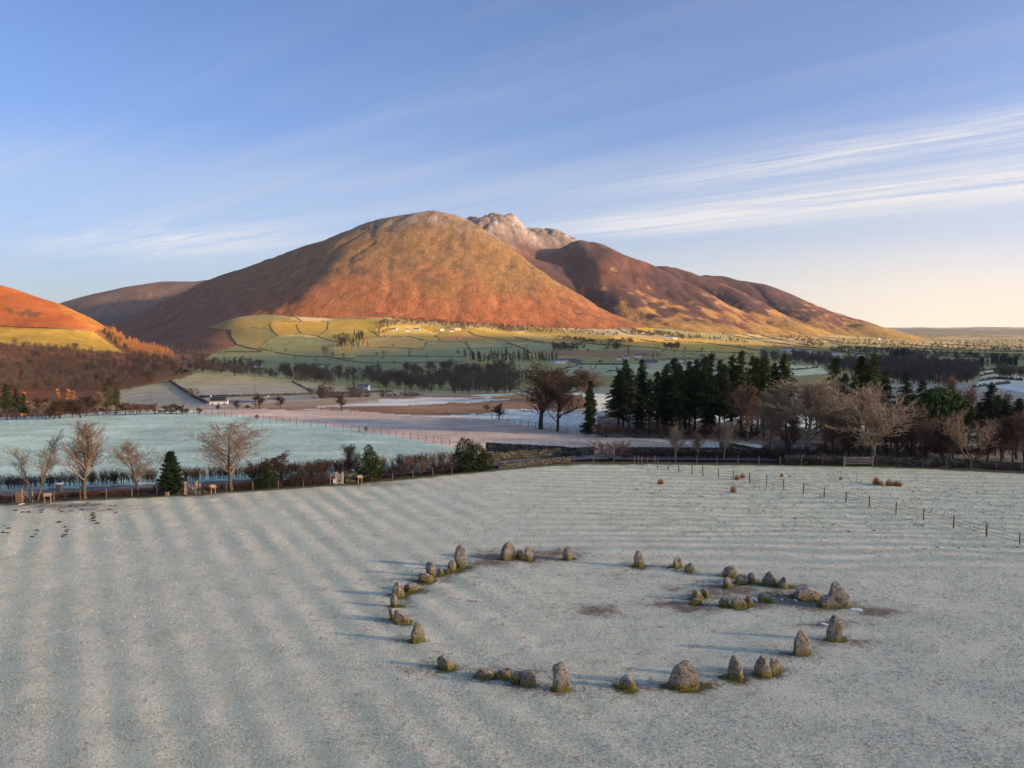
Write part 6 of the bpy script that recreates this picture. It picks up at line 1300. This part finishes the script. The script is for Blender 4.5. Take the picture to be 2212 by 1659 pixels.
# ------------------------------------------------------------------ field walls on the slopes
M_FW = fm('far_wall_stone', (.10, .085, .06), (.17, .14, .10), .2); M_FH = fm('far_hedge', (.085, .072, .05), (.13, .105, .075), .2)
def far_wall(pz, label, h=1.6, th=1.2, m=None, dj=.25):
    q = along([(a, b, 0) for a, b in pz], 3.0); P = place(q[:, 0], q[:, 1]); P = P[~np.isnan(P[:, 2])]
    if len(P) < 2: return
    base = P[0].copy(); P = P - base; n = len(P); t = np.gradient(P[:, :2], axis=0); t /= np.maximum(np.linalg.norm(t, axis=1, keepdims=True), 1e-6); nn = np.stack([-t[:, 1], t[:, 0]], -1)
    hh = h * (1 + r.uniform(-dj, dj, n)); V = []
    for s, z in ((-.5, -.6), (-.4, 1), (.4, 1), (.5, -.6)):
        V.append(np.stack([P[:, 0] + nn[:, 0] * s * th, P[:, 1] + nn[:, 1] * s * th, P[:, 2] + np.where(z > 0, hh, -.6)], -1))
    V = np.stack(V, 1).reshape(-1, 3); F = grid_faces(n, 4); F = np.concatenate([F, np.array([[0, 1, 2, 3], [(n - 1) * 4 + 3, (n - 1) * 4 + 2, (n - 1) * 4 + 1, (n - 1) * 4]])])
    o = obj('field_wall' if m is None else 'field_hedge', mesh('field_wall', V, F, [m or M_FW], False), None, base); tag(o, label, 'wall' if m is None else 'hedge', 'field boundaries across the valley')
FW8 = [([(0, 100), (240, 120), (400, 150), (440, 180)], 'top wall of the leftmost lit field'), ([(250, 120), (420, 120), (650, 150), (860, 155), (1150, 165)], 'long intake wall under the bracken'), ([(440, 185), (660, 178), (860, 160)], 'wall along the top of the three golden fields'), ([(430, 184), (300, 183), (180, 188), (170, 215), (190, 260), (240, 300)], 'wall curving round the brightest golden field'), ([(430, 185), (395, 215), (410, 255), (440, 285)], 'wall between the two brightest golden fields'), ([(665, 178), (655, 250), (590, 305)], 'wall at the right of the second golden field'), ([(660, 260), (1000, 250), (1100, 310)], 'wall under the wide golden field'), ([(0, 235), (170, 240)], 'short wall below the leftmost lit field'),
    ([(240, 300), (150, 350), (70, 410), (0, 430)], 'wall slanting down left from the brightest golden field'), ([(240, 300), (350, 285), (450, 285), (590, 310), (720, 360)], 'wall curving along the bottom of the golden fields'), ([(80, 410), (250, 450), (380, 470), (500, 480), (660, 480), (800, 510), (950, 530)], 'long dark wall below the shaded green field'), ([(950, 530), (1200, 530), (1600, 525), (1800, 520)], 'dark wall left of the conifer belt'), ([(900, 405), (1080, 400), (1350, 410)], 'top wall of the grey field'), ([(1350, 410), (1340, 475)], 'right wall of the grey field'), ([(900, 475), (1340, 475), (1800, 480)], 'long wall under the grey and green fields'), ([(1060, 315), (1340, 310), (1480, 340)], 'top wall of the bright field'), ([(1500, 350), (1480, 380), (1460, 415)], 'right wall of the bright field'), ([(1350, 410), (1460, 415)], 'short wall under the bright field'), ([(1500, 350), (1600, 350), (1820, 350)], 'wall above the green field in the middle'),
    ([(1820, 350), (1850, 410), (1890, 470)], 'wall at the right of the middle green field'), ([(1830, 410), (2000, 404), (2212, 400)], 'wall under the pale field in the middle'), ([(1560, 300), (1610, 330), (1590, 350)], 'short crooked wall by the tan field'), ([(1840, 265), (1900, 300), (2212, 350)], 'wall slanting across the sunny fields'), ([(880, 480), (860, 500), (700, 490)], 'short dark wall below the bare trees'), ([(400, 560), (560, 545), (690, 550)], 'dark hedge below the shaded green field'), ([(350, 690), (450, 740), (530, 780)], 'faint fence line in the pale field')]
for p_, lab in FW8: far_wall(Z8(p_), lab, 1.25, 1.2, None, .5)
FWR = [([(120, 310), (270, 345), (480, 370), (650, 372)], 'dark wall sweeping under the long tan field'), ([(470, 325), (640, 355), (900, 385)], 'dark wall along the narrow brown wood'), ([(740, 370), (1000, 380), (1250, 400), (1500, 430)], 'long dark wall across the sunny fields'), ([(970, 200), (985, 230), (1040, 270), (1100, 290), (1270, 300)], 'wall round the bottom of the golden enclosure'), ([(980, 192), (1060, 172), (1140, 162), (1300, 202)], 'wall round the top of the golden enclosure'), ([(1000, 192), (1060, 215), (1150, 250), (1280, 290)], 'wall slanting through the golden enclosure'), ([(1100, 315), (1250, 345), (1380, 365)], 'wall under the second narrow wood'), ([(1380, 340), (1700, 360), (1950, 390), (2212, 430)], 'long wall below the white farm'), ([(1870, 282), (2050, 320), (2212, 345)], 'upper wall at the foot of the second fell'), ([(2030, 288), (2212, 332)], 'short wall above it at the foot of the second fell'), ([(50, 360), (180, 400), (260, 450)], 'dark hedge slanting through the green fields'), ([(500, 590), (640, 560), (660, 545), (1080, 545)], 'hedge below the slate-roofed farm'), ([(900, 605), (1060, 590), (1100, 580)], 'short hedge in the frosty field'), ([(1340, 500), (1600, 500), (1900, 510)], 'wall above the frosty fields by the conifers'), ([(1400, 545), (1700, 530)], 'wall between frosty fields by the conifers'), ([(1500, 430), (1800, 440), (2100, 450)], 'low wall at the edge of the sunlight')]
for p_, lab in FWR: far_wall(ZR(p_), lab, 1.7, 1.6, M_FH, .6)
FWS = [([(1830, 600), (2010, 585), (2212, 575)], 'first dark hedge across the white fields at the right edge'), ([(1860, 640), (2000, 615), (2010, 600)], 'second dark hedge across the white fields at the right edge'), ([(1850, 685), (1990, 665), (2212, 680)], 'third dark hedge across the white fields at the right edge'), ([(1800, 740), (2000, 715), (2105, 705)], 'lowest dark hedge across the white fields at the right edge'), ([(90, 575), (300, 590), (480, 570)], 'dark hedge in the white field behind the feathery conifer'), ([(0, 300), (200, 345), (420, 385)], 'wall across the sunny fields under the third fell'), ([(0, 345), (250, 380), (500, 410)], 'lower wall across the sunny fields under the third fell'), ([(480, 320), (700, 370), (820, 375)], 'wall right of the brown wood'), ([(560, 350), (740, 400)], 'short dark wall in the yellow fields'), ([(980, 345), (1200, 370), (1500, 400), (1700, 410)], 'hedge along the far valley'), ([(900, 400), (1300, 430), (1700, 450), (2100, 455)], 'second hedge along the far valley'), ([(1200, 450), (1500, 470), (1900, 490)], 'third hedge along the far valley'), ([(1300, 410), (1800, 430), (2212, 440)], 'fourth hedge along the far valley'), ([(1100, 395), (1500, 420)], 'fifth hedge along the far valley'), ([(600, 430), (900, 460), (1050, 470)], 'hedge by the village'), ([(1500, 440), (1850, 465)], 'sixth hedge along the far valley'), ([(1600, 380), (2212, 400)], 'seventh hedge along the far valley')]
for p_, lab in FWS: far_wall(ZS(p_), lab, 1.9, 2.0, M_FH, .7)
far_wall(Z7([(0, 435), (400, 450), (780, 470)]), 'wall along the top of the yellow field', 2.2, 1.6); far_wall(Z7([(1420, 895), (1530, 970), (1650, 1045), (1740, 1085)]), 'dark wall slanting through the pale field above the houses', 1.9, 2.2, M_FH); far_wall(Z7([(1650, 1033), (1900, 1028), (2212, 1020), (2600, 1010), (3300, 985)]), 'dark hedge under the pale field behind the houses', 1.8, 2.0, M_FH); far_wall(Z7([(1020, 960), (1200, 935), (1400, 905)]), 'pale wall along the top of the left pale field', 1.3, 1.0)
far_wall(Z7([(1700, 445), (1950, 470), (1950, 520), (2000, 590), (2200, 640)]), 'wall at the left edge of the shaded fields', 1.7, 1.6); far_wall(Z7([(1700, 440), (1930, 325), (2212, 310)]), 'wall above the shaded field at the left', 1.7, 1.6); far_wall(Z7([(1800, 655), (1900, 645), (2212, 650)]), 'wall below the shaded scrub at the left', 1.7, 1.6)

# ------------------------------------------------------------------ houses
M_RW = simple('white_render', (.74, .74, .72), (.66, .66, .64), .4, .8); M_CR = simple('cream_render', (.62, .5, .3), (.55, .43, .25), .4, .8); M_ST = simple('grey_stone_house', (.22, .19, .16), (.30, .26, .22), .6, .9); M_SL = simple('slate_roof', (.10, .105, .115), (.16, .16, .17), .5, .6); M_GL = simple('window_glass', (.03, .035, .045), None, 1, .2, 4, 0, .5); M_RED = simple('red_timber', (.26, .075, .04), (.34, .11, .06), .8, .8); M_PV = simple('solar_glass', (.012, .015, .03), (.02, .024, .045), .5, .15, 2, 0, .5)
def house(pz, wpx, label, wall_m=None, hw=2.9, rh=2.2, dp=5.5, rz=0.0, nwin=3, storeys=1, chim=1, D=None, solar=False, frost=False):
    P = place(*pz)[0] if D is None else ground(pz[0], D)
    if np.isnan(P[2]): P = ground(pz[0], 2500)
    w = max(wpx / FQ * P[1], 5.0); o = empty('house', P, label, 'house', None, rz); wm = wall_m or M_RW; d = dp / 2
    v = np.array([(-w / 2, -d, -1), (w / 2, -d, -1), (w / 2, d, -1), (-w / 2, d, -1), (-w / 2, -d, hw), (w / 2, -d, hw), (w / 2, d, hw), (-w / 2, d, hw), (-w / 2, 0, hw + rh), (w / 2, 0, hw + rh)], float)
    f4 = np.array([(0, 1, 5, 4), (2, 3, 7, 6), (1, 2, 6, 5), (3, 0, 4, 7)]); f3 = np.array([(5, 6, 9), (7, 4, 8)])
    obj('wall', mesh('wall', v, [f4, f3], [wm], False), o)
    e, t_ = .3, .16; sl = rh / d
    rv = [];
    for s in (-1, 1):
        a = [(-w / 2 - e, s * (d + e), hw - e * sl), (w / 2 + e, s * (d + e), hw - e * sl), (w / 2 + e, 0, hw + rh), (-w / 2 - e, 0, hw + rh)]
        b = [(x, y, z + t_) for x, y, z in a]; V = np.array(a + b); F = np.array([(0, 1, 2, 3), (4, 7, 6, 5), (0, 4, 5, 1), (1, 5, 6, 2), (2, 6, 7, 3), (3, 7, 4, 0)]); rv.append((V + np.array((0, 0, .02)), F))
    rf = part('roof', rv, M_SL, o)
    for c in range(chim): part('chimney', [boxv(w / 2 * (.92 if c else -.92) - .4, w / 2 * (.92 if c else -.92) + .4, -.35, .35, hw + rh - .6, hw + rh + 1.0)], wm, rf)
    for s_ in range(storeys):
        zc_ = 1.3 + s_ * 2.5 if storeys > 1 else hw * .5
        for i in range(nwin):
            x = -w / 2 + w * (i + .5) / nwin; wn = part('window', [boxv(x - .45, x + .45, -d - .05, -d + .05, zc_ - .55, zc_ + .55)], M_GL, o)
            part('sill', [boxv(x - .55, x + .55, -d - .12, -d + .04, zc_ - .68, zc_ - .56)], wm, wn)
    part('door', [boxv(w * .04 - .45, w * .04 + .45, -d - .06, -d + .04, -.2, 1.9)], M_SL, o) if nwin % 2 == 0 or storeys > 1 else None
    if solar:
        for i in range(9):
            for j in range(2):
                x = -w / 2 + .5 + (w - 1.6) * i / 9; y0, y1 = -d * (.12 + .42 * j), -d * (.12 + .42 * (j + 1)) + .12
                V = np.array([(x, y0, hw + rh + y0 * sl + .22), (x + (w - 1.6) / 9 - .14, y0, hw + rh + y0 * sl + .22), (x + (w - 1.6) / 9 - .14, y1, hw + rh + y1 * sl + .22), (x, y1, hw + rh + y1 * sl + .22)]); V = np.concatenate([V, V - np.array((0, 0, .05))])
                part('solar_panel', [(V, np.array([(3, 2, 1, 0), (4, 5, 6, 7), (0, 1, 5, 4), (1, 2, 6, 5), (2, 3, 7, 6), (3, 0, 4, 7)]))], M_PV, rf)
    return o
house((470, 878), 36, 'white house with rows of solar panels on its slate roof', None, 3.6, 2.6, 6.2, math.radians(12), 3, 1, 1, 520, True)
house((588, 872), 22, 'smaller white house with a slate roof between two thorn trees', None, 2.6, 2.0, 5.0, math.radians(14), 2, 1, 1, 560)
P = ground(431, 523); o = empty('timber_annex', P, 'low red timber annex with a flat roof beside the solar-roofed house', 'building', None, math.radians(8)); part('wall', [boxv(-4.2, 4.2, -2, 2, -1, 1.9)], M_RED, o); part('roof', [boxv(-4.5, 4.5, -2.3, 2.3, 1.9, 2.15)], M_RW, o)
for x in (-2.6, -.6, 1.4, 3.0): part('window', [boxv(x - .6, x + .6, -2.06, -1.94, .5, 1.5)], M_GL, o)
house(Z8([(62, 572)])[0], 17, 'white farm with a long front at the far left of the valley', None, 4.6, 2.4, 7, 0, 4, 1, 2)
house(Z8([(978, 765)])[0], 9, 'white cottage on the valley floor beside a dark evergreen', None, 4.4, 2, 6, -.2, 2, 2, 1); house(Z8([(928, 764)])[0], 13, 'grey stone barn left of the white cottage', M_ST, 4.2, 2.2, 7, .1, 2, 1, 0)
for zx, zy, w, lab, wm, hh, st in [(1215, 252, 12, 'low white house at the left of the foot wood', M_RW, 4, 1), (1325, 262, 9, 'white house with a dark roof in the foot wood', M_RW, 5, 1), (1405, 254, 14, 'long white house in the middle of the foot wood', M_RW, 4, 1), (1618, 258, 8, 'white gabled house left of the big stone house', M_RW, 7, 1), (1668, 250, 11, 'grey stone house in the foot wood', M_ST, 6, 1), (1750, 256, 14, 'big stone house with tall gables at the foot of the fell', M_CR, 9, 2), (1698, 265, 10, 'low white cottage in front of the big stone house', M_RW, 3.5, 1), (1800, 250, 10, 'dark stone house right of the big stone one', M_ST, 6, 1), (2200, 262, 6, 'small white house at the right end of the foot wood', M_RW, 5, 1)]:
    house(Z8([(zx, zy)])[0], w, lab, wm, hh, 3.0, 8, r.uniform(-.3, .3), 3, st, 1)
for zx, zy, w, lab, wm, hh in [(175, 275, 18, 'cream farmhouse catching the sun under the fell', M_CR, 6), (95, 262, 5, 'small stone house left of the cream farmhouse', M_ST, 5), (835, 298, 6, 'small stone barn by the sunny fields', M_ST, 5), (872, 296, 9, 'low cream house by the sunny fields', M_CR, 4), (1415, 326, 11, 'white farmhouse at the edge of the dark wood', M_RW, 7), (1472, 328, 10, 'white farm building right of the white farmhouse', M_RW, 5), (443, 533, 8, 'small white gabled house at the left of the slate-roofed farm', M_RW, 5), (505, 536, 22, 'white farm with a long frosted slate roof', M_RW, 5.5), (552, 530, 5, 'white gable end at the right of the slate-roofed farm', M_RW, 6), (610, 530, 14, 'grey barn right of the slate-roofed farm', M_ST, 5), (660, 540, 14, 'dark barn with a low roof right of the grey barn', M_ST, 4.5), (1002, 508, 9, 'white gabled cottage left of the white villa', M_RW, 5), (1068, 506, 9, 'square white villa in the valley', M_RW, 7), (1165, 488, 14, 'white house with a brown roof right of the villa', M_RW, 5.5), (1265, 532, 32, 'long low barn with a pale roof in the frosty fields', M_ST, 4), (1710, 480, 9, 'dark barn near the tips of the conifers', M_ST, 4)]:
    house(ZR([(zx, zy)])[0], w, lab, wm, hh, 2.8, 9, r.uniform(-.3, .3), 3, 1, 1)
for zx, zy, w, lab, wm, hh in [(190, 425, 10, 'first white house of the sunny village from the left', M_RW, 6), (232, 428, 12, 'second white house of the sunny village from the left', M_RW, 7), (285, 426, 10, 'third white house of the sunny village from the left', M_CR, 6), (330, 438, 10, 'fourth white house of the sunny village from the left', M_RW, 6), (395, 440, 12, 'fifth white house of the sunny village from the left', M_CR, 6), (545, 455, 9, 'dark barn right of the sunny village', M_ST, 6), (615, 466, 8, 'pale house right of the dark village barn', M_RW, 6), (660, 462, 6, 'small pale house beyond the village', M_RW, 5), (800, 486, 11, 'white gabled house between the conifer tips', M_RW, 7), (405, 362, 9, 'white farm above the village in the brown wood', M_RW, 6), (985, 332, 7, 'white house at the foot of the last fell', M_RW, 6), (1030, 332, 6, 'second white house at the foot of the last fell', M_RW, 6), (1475, 505, 6, 'white house in the far trees on the right', M_RW, 6), (715, 405, 9, 'dark barn in the yellow fields', M_ST, 5)]:
    house(ZS([(zx, zy)])[0], w, lab, wm, hh, 2.8, 9, r.uniform(-.4, .4), 3, 1, 1)
# poles
for pz, h, lab in [(Z7([(2138, 1090)])[0], 8, 'timber pole left of the thorn trees by the white houses'), (Z8([(960, 745)])[0], 9, 'thin mast behind the white cottage'), (ZR([(1730, 335)])[0], 24, 'tall lattice mast below the second fell'), (Z8([(1388, 360)])[0], 9, 'thin pole in the bright field'), (Z8([(1678, 320)])[0], 10, 'thin pole in the tan field')]:
    P = place(*pz)[0]
    if np.isnan(P[2]): continue
    o = empty('pole', P, lab, 'pole'); rr_ = .12 if h < 20 else .5
    part('shaft', [prisms(np.array([(0, 0, -.5)]), np.array([(0, 0, h)]), np.array([rr_]), np.array([rr_ * .7]), 6)], M_POST if h < 20 else M_RW, o); part('crossarm', [boxv(-.9, .9, -.06, .06, h - .6, h - .45)], M_POST, o)
# ------------------------------------------------------------------ thin morning haze
v, f = boxv(-7500, 9000, -5000, 18000, -140, 960)
hm = bpy.data.materials.new('haze'); hm.use_nodes = True; t = hm.node_tree; t.nodes.clear()
pv = nd(t, 'ShaderNodeVolumePrincipled'); pv.inputs['Color'].default_value = (.86, .90, 1.0, 1); pv.inputs['Density'].default_value = 1.7e-5; pv.inputs['Anisotropy'].default_value = 0.35
mo = nd(t, 'ShaderNodeOutputMaterial'); t.links.new(pv.outputs[0], mo.inputs['Volume'])
tag(obj('haze', mesh('haze', v, f, [hm], False)), kind='stuff')
